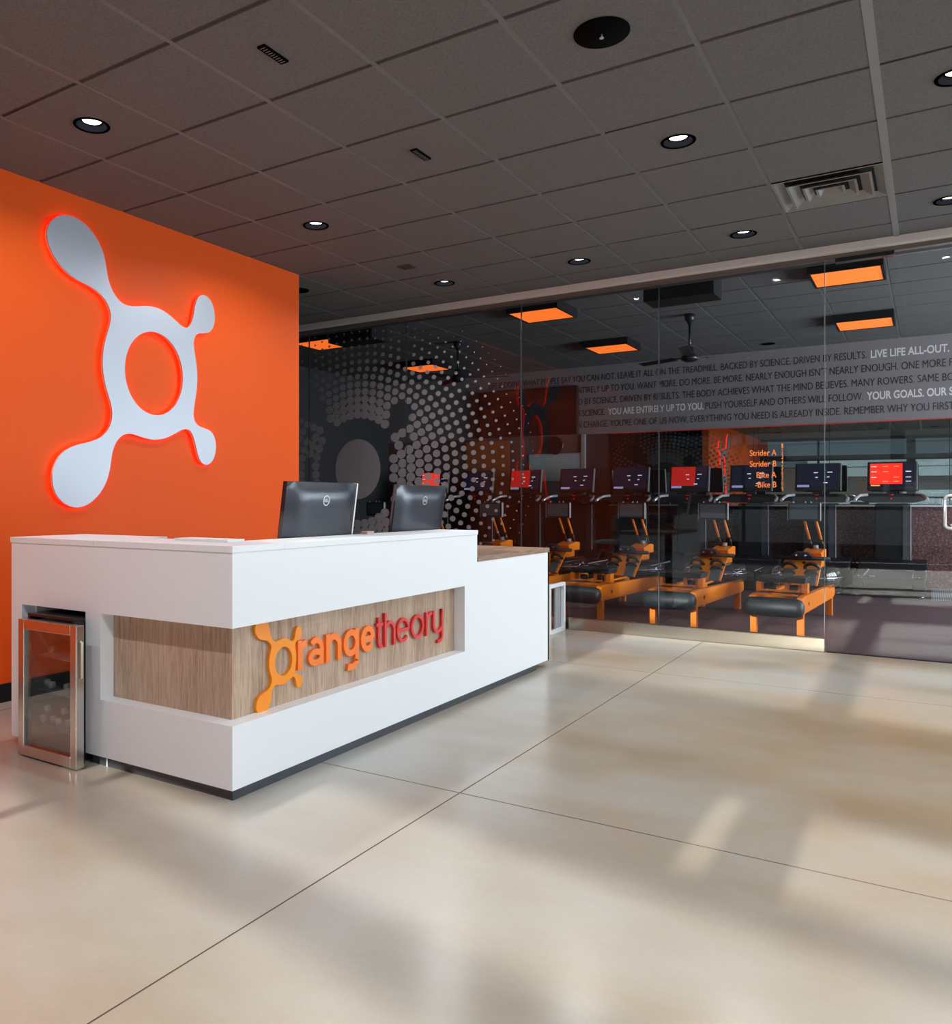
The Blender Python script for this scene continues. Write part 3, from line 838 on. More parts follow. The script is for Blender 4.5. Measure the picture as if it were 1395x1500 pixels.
fd = boxo('door', [(FX0, FX0 + 0.042, FY, FY + 0.04, 0.008, 0.622), (FX1 - 0.042, FX1, FY, FY + 0.04, 0.008, 0.622), (FX0 + 0.042, FX1 - 0.042, FY, FY + 0.04, 0.008, 0.055), (FX0 + 0.042, FX1 - 0.042, FY, FY + 0.04, 0.578, 0.622)], M_STEEL, fr, label='stainless steel door frame', bevel=0.002)
boxo('door_glass', (FX0 + 0.042, FX1 - 0.042, FY + 0.012, FY + 0.018, 0.055, 0.578), M_GDARK, fd)
bm = bmesh.new(); tube(bm, [(FX1, FY + 0.02, 0.555), (FX1 + 0.014, FY + 0.02, 0.55), (FX1 + 0.014, FY + 0.02, 0.40), (FX1, FY + 0.02, 0.395)], 0.005)
obj('door_handle', bm, mat('cream_handle', (0.72, 0.68, 0.58), 0.4), fd, label='pale cream bar handle')
for x in (FX0 + 0.04, FB1 - 0.03):
    for y in (FY + 0.07, 2.75):
        bm = bmesh.new(); cyl(bm, (x, y, 0), (x, y, 0.026), 0.012); obj('foot', bm, M_BLACK, fr)
SH = [0.13, 0.29, 0.45]
for z in SH:
    bm = bmesh.new()
    for k in range(16):
        x = FX0 + 0.028 + k * 0.0193; cyl(bm, (x, FY + 0.07, z), (x, 2.77, z), 0.0014, 6)
    for y in (FY + 0.07, 2.42, 2.77): cyl(bm, (FX0 + 0.026, y, z - 0.003), (FB1 - 0.014, y, z - 0.003), 0.0022, 6)
    obj('wire_shelf', bm, M_WIRE, fr)


def bottle_proto():
    t = thing('water_bottle', 'x', 'bottle', (0, 0, 0), 0, 'bottles lying in the fridge')
    R = Matrix.Rotation(math.radians(90), 4, 'X')     # z up -> -y ; cap to the viewer
    bm = bmesh.new(); lathe(bm, [(0.0, 0), (0.026, 0.002), (0.0275, 0.01), (0.0275, 0.10), (0.024, 0.125), (0.013, 0.15), (0.012, 0.165)], 16, R); obj('bottle_body', bm, M_BOTTLE, t)
    bm = bmesh.new(); lathe(bm, [(0.0145, 0.160), (0.0155, 0.165), (0.0155, 0.180), (0.0, 0.181)], 16, R); obj('cap', bm, M_CAP, t, label='pale screw cap')
    return t


bp = bottle_proto()
spots = [('top', FX0 + 0.11, 0.45), ('top', FX0 + 0.285, 0.45), ('middle', FX0 + 0.065, 0.29), ('middle', FX0 + 0.125, 0.29), ('middle', FX0 + 0.215, 0.29), ('middle', FX0 + 0.285, 0.29),
         ('bottom', FX0 + 0.058, 0.13), ('bottom', FX0 + 0.115, 0.13), ('bottom', FX0 + 0.172, 0.13), ('bottom', FX0 + 0.229, 0.13), ('bottom', FX0 + 0.286, 0.13), ('bottom', FX0 + 0.0865, 0.178), ('bottom', FX0 + 0.2005, 0.178), ('bottom', FX0 + 0.2575, 0.178)]
lab = {'top': ['left of the two clear bottles on the top fridge shelf', 'right of the two clear bottles on the top fridge shelf'],
       'middle': ['leftmost of four clear bottles on the middle fridge shelf', 'second from left clear bottle on the middle fridge shelf', 'third from left clear bottle on the middle fridge shelf', 'rightmost of four clear bottles on the middle fridge shelf'],
       'bottom': ['leftmost clear bottle in the lower row of the bottom fridge shelf', 'second clear bottle in the lower row of the bottom fridge shelf', 'third clear bottle in the lower row of the bottom fridge shelf', 'fourth clear bottle in the lower row of the bottom fridge shelf', 'rightmost clear bottle in the lower row of the bottom fridge shelf', 'left of three clear bottles stacked on the bottom shelf row', 'middle of three clear bottles stacked on the bottom shelf row', 'right of three clear bottles stacked on the bottom shelf row']}
cn = {'top': 0, 'middle': 0, 'bottom': 0}
for k, (s, x, z) in enumerate(spots):
    b = bp if k == 0 else dup(bp)
    b.location = (x, 2.47 + 0.03 * random.random(), z + 0.0295); b['label'] = lab[s][cn[s]]; cn[s] += 1

# white open frame bench behind the desk end
be = thing('side_bench', 'low white open frame bench with oak seat beside desk end', 'bench')
boxo('end_frame', [(-2.765, -2.735, 6.70, 6.73, 0, 0.43), (-2.765, -2.735, 7.03, 7.06, 0, 0.43), (-2.765, -2.735, 6.73, 7.03, 0, 0.03), (-2.765, -2.735, 6.73, 7.03, 0.40, 0.43)], M_WHITE, be)
boxo('end_frame', [(-3.765, -3.735, 6.70, 6.73, 0, 0.43), (-3.765, -3.735, 7.03, 7.06, 0, 0.43), (-3.765, -3.735, 6.73, 7.03, 0, 0.03), (-3.765, -3.735, 6.73, 7.03, 0.40, 0.43)], M_WHITE, be)
boxo('seat_panel', (-3.735, -2.766, 6.70, 7.06, 0.385, 0.415), M_WOODT, be, label='oak grain seat board')
boxo('side_board', (-2.78, -2.767, 6.90, 7.03, 0.03, 0.385), M_GREYT, be, label='grey upright board')

# ------------------------------------------------------------------ lobby ceiling fittings
DL = [(-3.558, 2.675, 'second'), (-1.118, 4.505, ''), (-3.558, 4.505, ''), (-1.118, 6.335, ''), (-2.338, 6.335, ''), (-3.558, 6.32, ''), (0.102, 4.505, ''), (0.102, 6.335, ''), (-4.78, 5.81, '')]
DLL = ['round recessed downlight nearest the orange wall at upper left', 'round recessed downlight above the middle of the lobby floor', 'round recessed downlight over the desk, right of the large emblem', 'round recessed downlight just left of the square air diffuser', 'second small recessed downlight along the glass wall row',
       'faint small recessed downlight nearest the emblem wall end', 'round recessed downlight cut by the right edge, upper one', 'round recessed downlight cut by the right edge, lower one', 'dark unlit downlight half hidden behind the orange wall end']


def make_dl():
    t = thing('downlight', 'x', 'downlight', (0, 0, 0), 0, 'recessed downlights in the lobby ceiling')
    bm = bmesh.new(); lathe(bm, [(0.047, 0.030), (0.072, 0.0), (0.076, -0.003), (0.088, -0.004), (0.090, 0.0), (0.0765, 0.004), (0.049, 0.034)], 32); obj('trim_ring', bm, mat('trim_black', (0.0007, 0.0007, 0.0009), 0.9, spec=0.0), t, label='black trim ring')
    bm = bmesh.new(); lathe(bm, [(0.0001, 0.024), (0.0465, 0.024), (0.0465, 0.028), (0.0001, 0.028)], 32); obj('lamp', bm, M_LAMP, t)
    return t


def lamp_light(x, y, z, p):
    l = bpy.data.lights.new('lamp_light', 'AREA'); l.shape = 'DISK'; l.size = 0.088; l.energy = p; l.color = (0.94, 0.975, 1.0)
    o = bpy.data.objects.new('lamp_light', l); C.objects.link(o); o.location = (x, y, z)


d0 = make_dl()
for k, (x, y, _) in enumerate(DL):
    d = d0 if k == 0 else dup(d0)
    d.location = (x, y, ZC - 0.004); d['label'] = DLL[k]
    if k != 8: lamp_light(x, y, ZC + 0.0185, 14)
    if k == 8:
        for ch in d.children:
            if ch.name.startswith('lamp'):
                ch.data = ch.data.copy(); ch.data.materials[0] = M_BLACKM

# unseen copies of the fittings, added outside the frame as fill light
DXN = ['above the camera at the left of the aisle', 'between the aisle and the fridge end', 'before the fridge beside the orange wall', 'above the camera at the right', 'one step right of the camera', 'nearest the right window at the camera', 'right of the black disc speaker', 'nearest the right window before the speaker', 'right of the middle floor lamp', 'nearest the right window at mid floor', 'by the glass wall right of the door']
for k, (x, y) in enumerate(DLX):
    d = dup(d0, (x, y, ZC - 0.004), 0, 'added recessed downlight outside the frame, ' + DXN[k]); d['group'] = 'added fill downlights outside the frame'
    lamp_light(x, y, ZC + 0.0185, (14 if x < -2 else 16) if y < 1 else 14)

# black disc speaker
sp = thing('ceiling_speaker', 'large flat black disc in the ceiling with a tiny white pin', 'ceiling speaker', (-1.118, 3.285, ZC - 0.004))
bm = bmesh.new(); lathe(bm, [(0.0001, -0.008), (0.108, -0.008), (0.112, -0.004), (0.112, 0.0), (0.0001, 0.0)], 48); obj('cover', bm, mat('speaker_black', (0.002, 0.002, 0.002), 0.9, spec=0.05), sp)
bm = bmesh.new(); cyl(bm, (0, 0, -0.022), (0, 0, -0.008), 0.004, 8); cyl(bm, (0, 0, -0.024), (0, 0, -0.022), 0.009, 10); obj('sprinkler_pin', bm, M_SATIN, sp)


def slot(label, x, y):
    t = thing('ceiling_slot_vent', label, 'slot vent', (x, y, ZC - 0.006), 0, 'black slot vents over the desk')
    boxo('frame', (-0.021, 0.021, -0.078, 0.078, -0.004, 0.004), MATS['speaker_black'], t)
    for k in range(9): boxo('fin', (-0.012, 0.012, -0.068 + 0.016 * k, -0.064 + 0.016 * k, -0.006, -0.0041), M_TEE, t)


slot('small black slot vent nearer to the camera over the desk', -2.342, 2.672)
slot('small black slot vent farther away over the desk', -2.342, 3.893)
gr = thing('ceiling_grille', 'faint small square grille in a tile near the far downlight', 'grille', (-3.57, 5.71, ZC - 0.006))
boxo('frame', [(-0.06, 0.06, -0.06, -0.05, 0, 0.004), (-0.06, 0.06, 0.05, 0.06, 0, 0.004), (-0.06, -0.05, -0.05, 0.05, 0, 0.004), (0.05, 0.06, -0.05, 0.05, 0, 0.004)], M_TEED, gr)
for k in range(3): boxo('fin', (-0.05, 0.05, -0.032 + 0.026 * k, -0.020 + 0.026 * k, 0, 0.004), M_TEED, gr)
# square four-way diffuser
df = thing('air_diffuser', 'square grey louvred air diffuser filling one ceiling tile', 'air vent', (X0 + 1.5 * T, Y0 + 3.5 * T, ZC))
boxo('backing', (-0.30, 0.30, -0.30, 0.30, 0.018, 0.022), M_DIFFD, df)


def frustum(bm, a, b, za, zb, wd):          # square flared louvre ring
    P = []
    for h, z in ((a, za), (a - wd, za), (b, zb), (b + wd, zb)):
        P.append([bm.verts.new((sx * h, sy * h, z)) for sx, sy in ((-1, -1), (1, -1), (1, 1), (-1, 1))])
    for r1, r2 in ((0, 1), (1, 2), (0, 3)):
        for k in range(4):
            A, B = P[r1], P[r2]; bm.faces.new([A[k], A[(k + 1) % 4], B[(k + 1) % 4], B[k]])


for a, b in ((0.225, 0.16), (0.145, 0.095), (0.078, 0.03)):
    bm = bmesh.new(); frustum(bm, a, b, -0.014, 0.014, 0.014); obj('louvre', bm, M_DIFF, df)
bm = bmesh.new(); frustum(bm, 0.297, 0.235, -0.004, 0.016, 0.014); obj('outer_frame', bm, M_DIFF, df)
boxo('centre_plate', (-0.032, 0.032, -0.032, 0.032, 0.010, 0.014), M_DIFF, df)

# ------------------------------------------------------------------ gym ceiling fittings
PL = [(-0.655, 8.86, 'orange square ceiling light panel at upper right, nearest the glass door'), (-0.655, 11.36, 'orange square ceiling light panel at right, farther from the glass'), (-3.69, 8.80, 'orange square ceiling light panel in the middle, close to the glass'),
      (-3.69, 11.28, 'orange square ceiling light panel in the middle, above the big screen'), (-6.85, 8.83, 'orange square ceiling light panel at far left beside the orange wall end'), (-6.72, 11.32, 'orange square ceiling light panel seen through the dotted decal')]


def make_panel():
    t = thing('light_panel', 'x', 'ceiling light', (0, 0, 0), 0, 'orange light panels in the gym')
    H = 0.305
    boxo('housing', [(-H, H, -H, -H + 0.025, -0.05, 0.045), (-H, H, H - 0.025, H, -0.05, 0.045), (-H, -H + 0.025, -H + 0.025, H - 0.025, -0.05, 0.045), (H - 0.025, H, -H + 0.025, H - 0.025, -0.05, 0.045), (-H + 0.025, H - 0.025, -H + 0.025, H - 0.025, 0.02, 0.045)], M_BLACKM, t)
    boxo('glow_panel', (-H + 0.026, H - 0.026, -H + 0.026, H - 0.026, -0.046, -0.040), M_PANEL, t)
    return t


p0 = make_panel()
for k, (x, y, l) in enumerate(PL):
    p = p0 if k == 0 else dup(p0)
    p.location = (x, y, ZG - 0.048); p['label'] = l


def fan(x, y, label, rz):
    t = thing('ceiling_fan', label, 'ceiling fan', (x, y, 0), rz, 'ceiling fans in the gym')
    bm = bmesh.new(); lathe(bm, [(0.018, 3.23), (0.055, 3.30), (0.062, ZG - 0.006)], 20); obj('canopy', bm, M_BLACK, t)
    bm = bmesh.new(); cyl(bm, (0, 0, 2.90), (0, 0, 3.24), 0.014); obj('down_rod', bm, M_BLACK, t)
    bm = bmesh.new(); lathe(bm, [(0.0001, 2.79), (0.06, 2.795), (0.10, 2.82), (0.10, 2.85), (0.055, 2.90), (0.045, 2.96), (0.018, 2.975)], 24); obj('motor_housing', bm, M_BLACK, t)
    for k in range(3):
        a = 2 * PI * k / 3
        bm = bmesh.new()
        R = Matrix.Rotation(a, 4, 'Z') @ Matrix.Translation((0, 0, 2.85)) @ Matrix.Rotation(math.radians(10), 4, 'X')
        box(bm, 0.09, 0.22, -0.02, 0.02, -0.003, 0.003, R)
        vs = box(bm, 0.20, 0.70, -0.055, 0.055, -0.004, 0.004, R)
        obj('blade', bm, M_BLACK, t, bevel=0.002)


fan(-2.37, 10.08, 'black three-blade ceiling fan in the middle of the gym', math.radians(38))
fan(-5.45, 10.05, 'black three-blade ceiling fan behind the dotted decal', math.radians(20))


def projector(x, y, label, ln=0.62):
    t = thing('hanging_speaker', label, 'speaker', (x, y, 0), 0, 'black boxes hanging in the gym')
    boxo('enclosure', (-ln / 2, ln / 2, 0, 0.34, 3.055, 3.235), M_BLACKM, t, bevel=0.006)
    boxo('grille', (-ln / 2 + 0.01, ln / 2 - 0.01, -0.004, 0.0, 3.065, 3.225), M_BLACK, t)
    for sx in (-1, 1): boxo('hanger_bracket', (sx * (ln / 2 - 0.08) - 0.01, sx * (ln / 2 - 0.08) + 0.01, 0.14, 0.16, 3.235, ZG - 0.003), M_STEEL, t)


projector(-1.97, 7.92, 'long black speaker box hanging above the middle rowers', 0.64)
projector(-5.75, 7.92, 'long black speaker box hanging behind the dotted decal', 0.64)
gd = dup(d0, (-1.893, 12.57, ZG - 0.006), 0, 'small bright recessed downlight in the gym ceiling above the lettering'); gd['group'] = 'recessed downlights in the gym'
for (x, y) in ((0.5, 10.0),):
    g2 = dup(d0, (x, y, ZG - 0.006), 0, 'recessed downlight in the gym ceiling right of the door'); g2['group'] = 'recessed downlights in the gym'

# ------------------------------------------------------------------ screen, clock, whiteboard on the gym back wall
tv = thing('wall_screen', 'large black flat screen covering the left of the lettered band', 'television', (-5.74, 13.0, 2.65))
boxo('case', (-0.90, 0.90, 0.0, 0.10, -0.40, 0.40), M_BLACK, tv, bevel=0.005)
boxo('display', (-0.88, 0.88, -0.003, -0.0005, -0.38, 0.38), M_SCREEN, tv)
ck = thing('wall_clock', 'round pale wall clock under the big black screen', 'clock', (-5.25, 13.08, 2.08))
R_ = Matrix.Rotation(math.radians(90), 4, 'X')
bm = bmesh.new(); lathe(bm, [(0.13, -0.035), (0.15, -0.03), (0.15, 0.01), (0.132, 0.014)], 32, R_); obj('rim', bm, M_BLACK, ck)
bm = bmesh.new(); lathe(bm, [(0.0001, -0.03), (0.131, -0.03), (0.131, 0.006), (0.0001, 0.006)], 32, R_); obj('dial', bm, mat('clock_face', (0.4, 0.4, 0.4), 0.5), ck)
boxo('hand', [(-0.004, 0.004, -0.012, -0.010, 0, 0.10)], M_BLACK, ck); boxo('hand', [(0, 0.07, -0.010, -0.008, -0.005, 0.005)], M_BLACK, ck)
wb = thing('whiteboard', 'pale grey whiteboard on the rust coloured back wall', 'whiteboard', (-5.25, 13.10, 0))
boxo('board', (-0.46, 0.45, 0, 0.015, 1.50, 1.93), M_WBOARD, wb)
boxo('frame', [(-0.475, 0.465, -0.003, 0.016, 1.93, 1.945), (-0.475, 0.465, -0.003, 0.016, 1.485, 1.50), (-0.475, -0.46, -0.003, 0.016, 1.50, 1.93), (0.45, 0.465, -0.003, 0.016, 1.50, 1.93)], M_SATIN, wb)
boxo('wall_accent', (-6.95, -6.1, YB - 0.04, YB - 0.031, 1.2, 2.2), mat('dull_orange', (0.38, 0.13, 0.05), 0.6), kind='structure')
ol = thing('wall_outlet', 'black power outlet box on the speckled half wall', 'outlet', (-0.97, YB - 0.05, 0.455))
boxo('box', (-0.045, 0.045, -0.03, -0.001, -0.055, 0.055), M_BLACK, ol, bevel=0.003)
bm = bmesh.new(); cyl(bm, (0.01, -0.05, -0.005), (0.01, -0.03, -0.005), 0.018); obj('plug', bm, M_BLACKM, ol)
tag(boxo('ribbed_mat', (0.01, 1.6, 11.5, 12.95, 0.0, 0.012), M_GRATE), 'grey ribbed mat on the floor right of the last treadmill', 'mat')


# ------------------------------------------------------------------ water rowers
def make_rower():
    t = thing('rowing_machine', 'x', 'rowing machine', (0, 0, 0), 0, 'orange rowing machines in a row')
    for sx in (-1, 1):
        bm = bmesh.new(); prism(bm, [(-0.06, 0.19), (-0.06, 0.335), (0.05, 0.345), (1.75, 0.31), (1.82, 0.28), (1.82, 0.19), (1.70, 0.175), (0.05, 0.195)], sx * 0.165, sx * 0.215, lambda u, v, a: (a, u, v))
        r = obj('side_rail', bm, M_ORW, t, bevel=0.006)
        bm = bmesh.new(); cyl(bm, (sx * 0.2155, 0.22, 0.265), (sx * 0.218, 0.22, 0.265), 0.018, 16); obj('rail_badge', bm, M_BLACK, r)
    for sx in (-1, 1):
        for y, wv_ in ((0.0, 0.052), (1.66, 0.06)):
            boxo('leg', (sx * 0.185 - wv_ / 2, sx * 0.185 + wv_ / 2, y - 0.03, y + 0.03, 0.0, 0.20), M_ORW, t, bevel=0.004)
    # bolster
    bm = bmesh.new(); prof = [(0.0001, -0.235), (0.04, -0.232), (0.066, -0.215), (0.080, -0.18), (0.082, 0), (0.080, 0.18), (0.066, 0.215), (0.04, 0.232), (0.0001, 0.235)]
    lathe(bm, prof, 24, Matrix.Translation((0, -0.14, 0.257)) @ Matrix.Rotation(PI / 2, 4, 'Y')); obj('end_bolster', bm, M_RUB, t, label='black rounded end bolster')
    # seat track bars
    for k in range(3): boxo('cross_bar', (-0.16, 0.16, 0.0 + 0.05 * k, 0.022 + 0.05 * k, 0.345 + 0.014 * k, 0.353 + 0.014 * k), M_ORW if k != 1 else M_BLACK, t)
    for sx in (-1, 1): boxo('seat_track', (sx * 0.09 - 0.012, sx * 0.09 + 0.012, 0.16, 1.15, 0.335, 0.352), M_ORW, t)
    # seat
    bm = bmesh.new(); N = 10; grid = []
    for i in range(N + 1):
        row = []
        for j in range(5):
            x = -0.20 + 0.40 * i / N; y = 0.18 + 0.26 * j / 4
            dip = 0.018 * math.exp(-(x / 0.05) ** 2) - 0.02 * (abs(x) / 0.2) ** 4
            row.append(bm.verts.new((x, y + 0.02 * math.exp(-(x / 0.06) ** 2) * (1 if j == 0 else 0), 0.487 - max(0, dip) + min(0, 0 * dip))))
        grid.append(row)
    low = [[bm.verts.new((v.co.x * 0.93, 0.31 + (v.co.y - 0.31) * 0.9, 0.435)) for v in row] for row in grid]
    for G, flip in ((grid, 0), (low, 1)):
        for i in range(N):
            for j in range(4): bm.faces.new([G[i][j], G[i + 1][j], G[i + 1][j + 1], G[i][j + 1]])
    def rim(a, b, c, d): bm.faces.new([a, b, c, d])
    for i in range(N):
        rim(grid[i][0], grid[i + 1][0], low[i + 1][0], low[i][0]); rim(grid[i][4], grid[i + 1][4], low[i + 1][4], low[i][4])
    for j in range(4):
        rim(grid[0][j], grid[0][j + 1], low[0][j + 1], low[0][j]); rim(grid[N][j], grid[N][j + 1], low[N][j + 1], low[N][j])
    se = obj('seat', bm, M_RUB, t, bevel=0.008, label='black padded seat')
    for sx in (-1, 1): boxo('seat_bracket', (sx * 0.185 - 0.022, sx * 0.185 + 0.022, 0.20, 0.30, 0.352, 0.436), M_ORW, se)
    bm = bmesh.new(); box(bm, 0.02, 0.055, 0.24, 0.42, 0.352, 0.436); box(bm, 0.13, 0.155, 0.24, 0.42, 0.352, 0.436); obj('seat_bracket', bm, M_ORW, se)
    for sx in (-0.09, 0.09):
        bm = bmesh.new(); cyl(bm, (sx - 0.03, 0.27, 0.385), (sx + 0.03, 0.27, 0.385), 0.030, 16); obj('seat_roller', bm, M_RUB, se)
    # foot board, leaning back
    A = Vector((0, 1.02, 0.34)); B = Vector((0, 1.30, 0.575))
    d = (B - A).normalized(); nrm = Vector((0, -d.z, d.y))
    def FB(u, v, a): return A + Vector((u, 0, 0)) + d * v + nrm * a
    L = (B - A).length
    bm = bmesh.new(); prism(bm, [(-0.17, 0), (0.17, 0), (0.175, L * 0.9), (0.165, L), (-0.135, L), (-0.165, L * 0.85)], 0, 0.02, FB); fb = obj('foot_board', bm, M_ORW, t, bevel=0.004)
    for sx in (-1, 1):
        bm = bmesh.new(); prism(bm, [(sx * 0.105 - 0.05, -0.02), (sx * 0.105 + 0.05, -0.02), (sx * 0.10 + 0.048, L * 0.55), (sx * 0.10 - 0.048, L * 0.55)], 0.022, 0.034, FB); pd = obj('foot_pad', bm, mat('grey_tread', (0.09, 0.10, 0.10), 0.6), fb)
        bm = bmesh.new(); pts = [FB(sx * 0.10 + 0.062 * math.cos(PI * k / 10), L * 0.60 + 0.0 * k, 0.022 + 0.065 * math.sin(PI * k / 10)) for k in range(11)]
        tube(bm, pts, 0.017, 8)
        pts = [FB(sx * 0.10 + 0.056 * math.cos(PI * k / 10), L * 0.40, 0.022 + 0.045 * math.sin(PI * k / 10)) for k in range(11)]
        tube(bm, pts, 0.010, 8); obj('foot_strap', bm, M_BLACK, fb)
    bm = bmesh.new(); p = FB(0.02, L * 0.82, 0.021); q = FB(0.02, L * 0.82, 0.025); cyl(bm, p, q, 0.017, 16); obj('round_badge', bm, M_BLACK, fb)
    # water tank
    bm = bmesh.new(); lathe(bm, [(0.0001, 0.31), (0.27, 0.31), (0.30, 0.33), (0.315, 0.37), (0.318, 0.405), (0.315, 0.44), (0.30, 0.48), (0.27, 0.50), (0.0001, 0.50)], 36, Matrix.Translation((0, 1.50, 0)))
    tk = obj('water_tank', bm, M_TANK, t, label='clear plastic water tank')
    bm = bmesh.new(); lathe(bm, [(0.0001, 0.335), (0.285, 0.335), (0.295, 0.37), (0.295, 0.415), (0.0001, 0.415)], 36, Matrix.Translation((0, 1.50, 0))); obj('tank_water', bm, glass('tank_water', (0.80, 0.84, 0.92)) if 'tank_water' not in MATS else MATS['tank_water'], tk)
    bm = bmesh.new(); tube(bm, [(0.320 * math.cos(2 * PI * k / 36), 1.50 + 0.320 * math.sin(2 * PI * k / 36), 0.405) for k in range(37)], 0.006, 6); obj('tank_seam', bm, M_CHROME, tk)
    # top deck and arm
    boxo('top_deck', (-0.135, 0.165, 1.28, 1.52, 0.505, 0.575), M_ORW, t, bevel=0.006)
    bm = bmesh.new(); prism(bm, [(1.42, 0.575), (1.70, 0.575), (1.70, 0.665), (1.60, 0.675), (1.36, 0.64)], -0.02, 0.155, lambda u, v, a: (a, u, v)); obj('arm_housing', bm, M_ORW, t, bevel=0.006)
    bm = bmesh.new(); cyl(bm, (-0.25, 1.22, 0.595), (0.25, 1.22, 0.595), 0.020, 12); obj('pull_handle', bm, M_RUB, t, label='dark grey pull handle bar')
    bm = bmesh.new(); prism(bm, [(-0.11, 0.60), (0.11, 0.60), (0.06, 0.655), (-0.05, 0.66)], 1.19, 1.30, lambda u, v, a: (u, a, v)); hc = obj('handle_rest', bm, M_BLACK, t, bevel=0.008)
    bm = bmesh.new()
    for x in (-0.04, 0.04): cyl(bm, (x, 1.18, 0.625), (x, 1.19, 0.625), 0.010, 10)
    obj('rivet', bm, M_CHROME, hc)
    bm = bmesh.new(); cyl(bm, (0.06, 1.56, 0.69), (0.10, 1.56, 0.69), 0.022, 14); obj('pivot_knob', bm, M_SATIN, t)
    for x in (0.005, 0.11):
        bm = bmesh.new(); tube(bm, [(x + 0.03, 1.58, 0.665), (x + 0.028, 1.56, 0.72), (x + 0.018, 1.54, 0.77)], 0.011, 8); rd = obj('support_rod', bm, M_BLACK, t)
        bm = bmesh.new(); tube(bm, [(x + 0.018, 1.54, 0.77), (x - 0.018, 1.48, 0.955)], 0.013, 8); obj('rod_sleeve', bm, M_ORW, rd, label='orange rod sleeve')
    bm = bmesh.new(); box(bm, -0.16, 0.135, 1.44, 1.475, 0.955, 1.135); mo = obj('display', bm, M_BLACK, t, bevel=0.008)
    boxo('display_glass', (-0.142, 0.112, 1.436, 1.4395, 0.975, 1.118), M_LCD, mo)
    boxo('display_trim', [(-0.163, -0.1605, 1.435, 1.475, 0.957, 1.133), (0.1355, 0.138, 1.435, 1.475, 0.957, 1.133)], M_SATIN, mo)
    bm = bmesh.new()
    for x in (-0.11, 0.0, 0.05): cyl(bm, (x, 1.455, 1.135), (x, 1.455, 1.150), 0.007, 8)
    obj('display_stud', bm, M_SATIN, mo)
    return t


r0 = make_rower()
RL = ['orange rowing machine nearest the glass door, fully visible', 'orange rowing machine second from the glass door', 'orange rowing machine third from the glass door, just right of the desk', 'orange rowing machine partly hidden by the desk end', 'orange rowing machine mostly hidden behind the low desk counter', 'orange rowing machine showing only its rods right of the farther monitor', 'orange rowing machine showing only its rods between the two monitors']
for k in range(7):
    r = r0 if k == 0 else dup(r0)
    r.location = (-1.105 - 0.868 * k, 7.78, 0); r.rotation_euler = (0, 0, math.radians(-2.2)); r['label'] = RL[k]


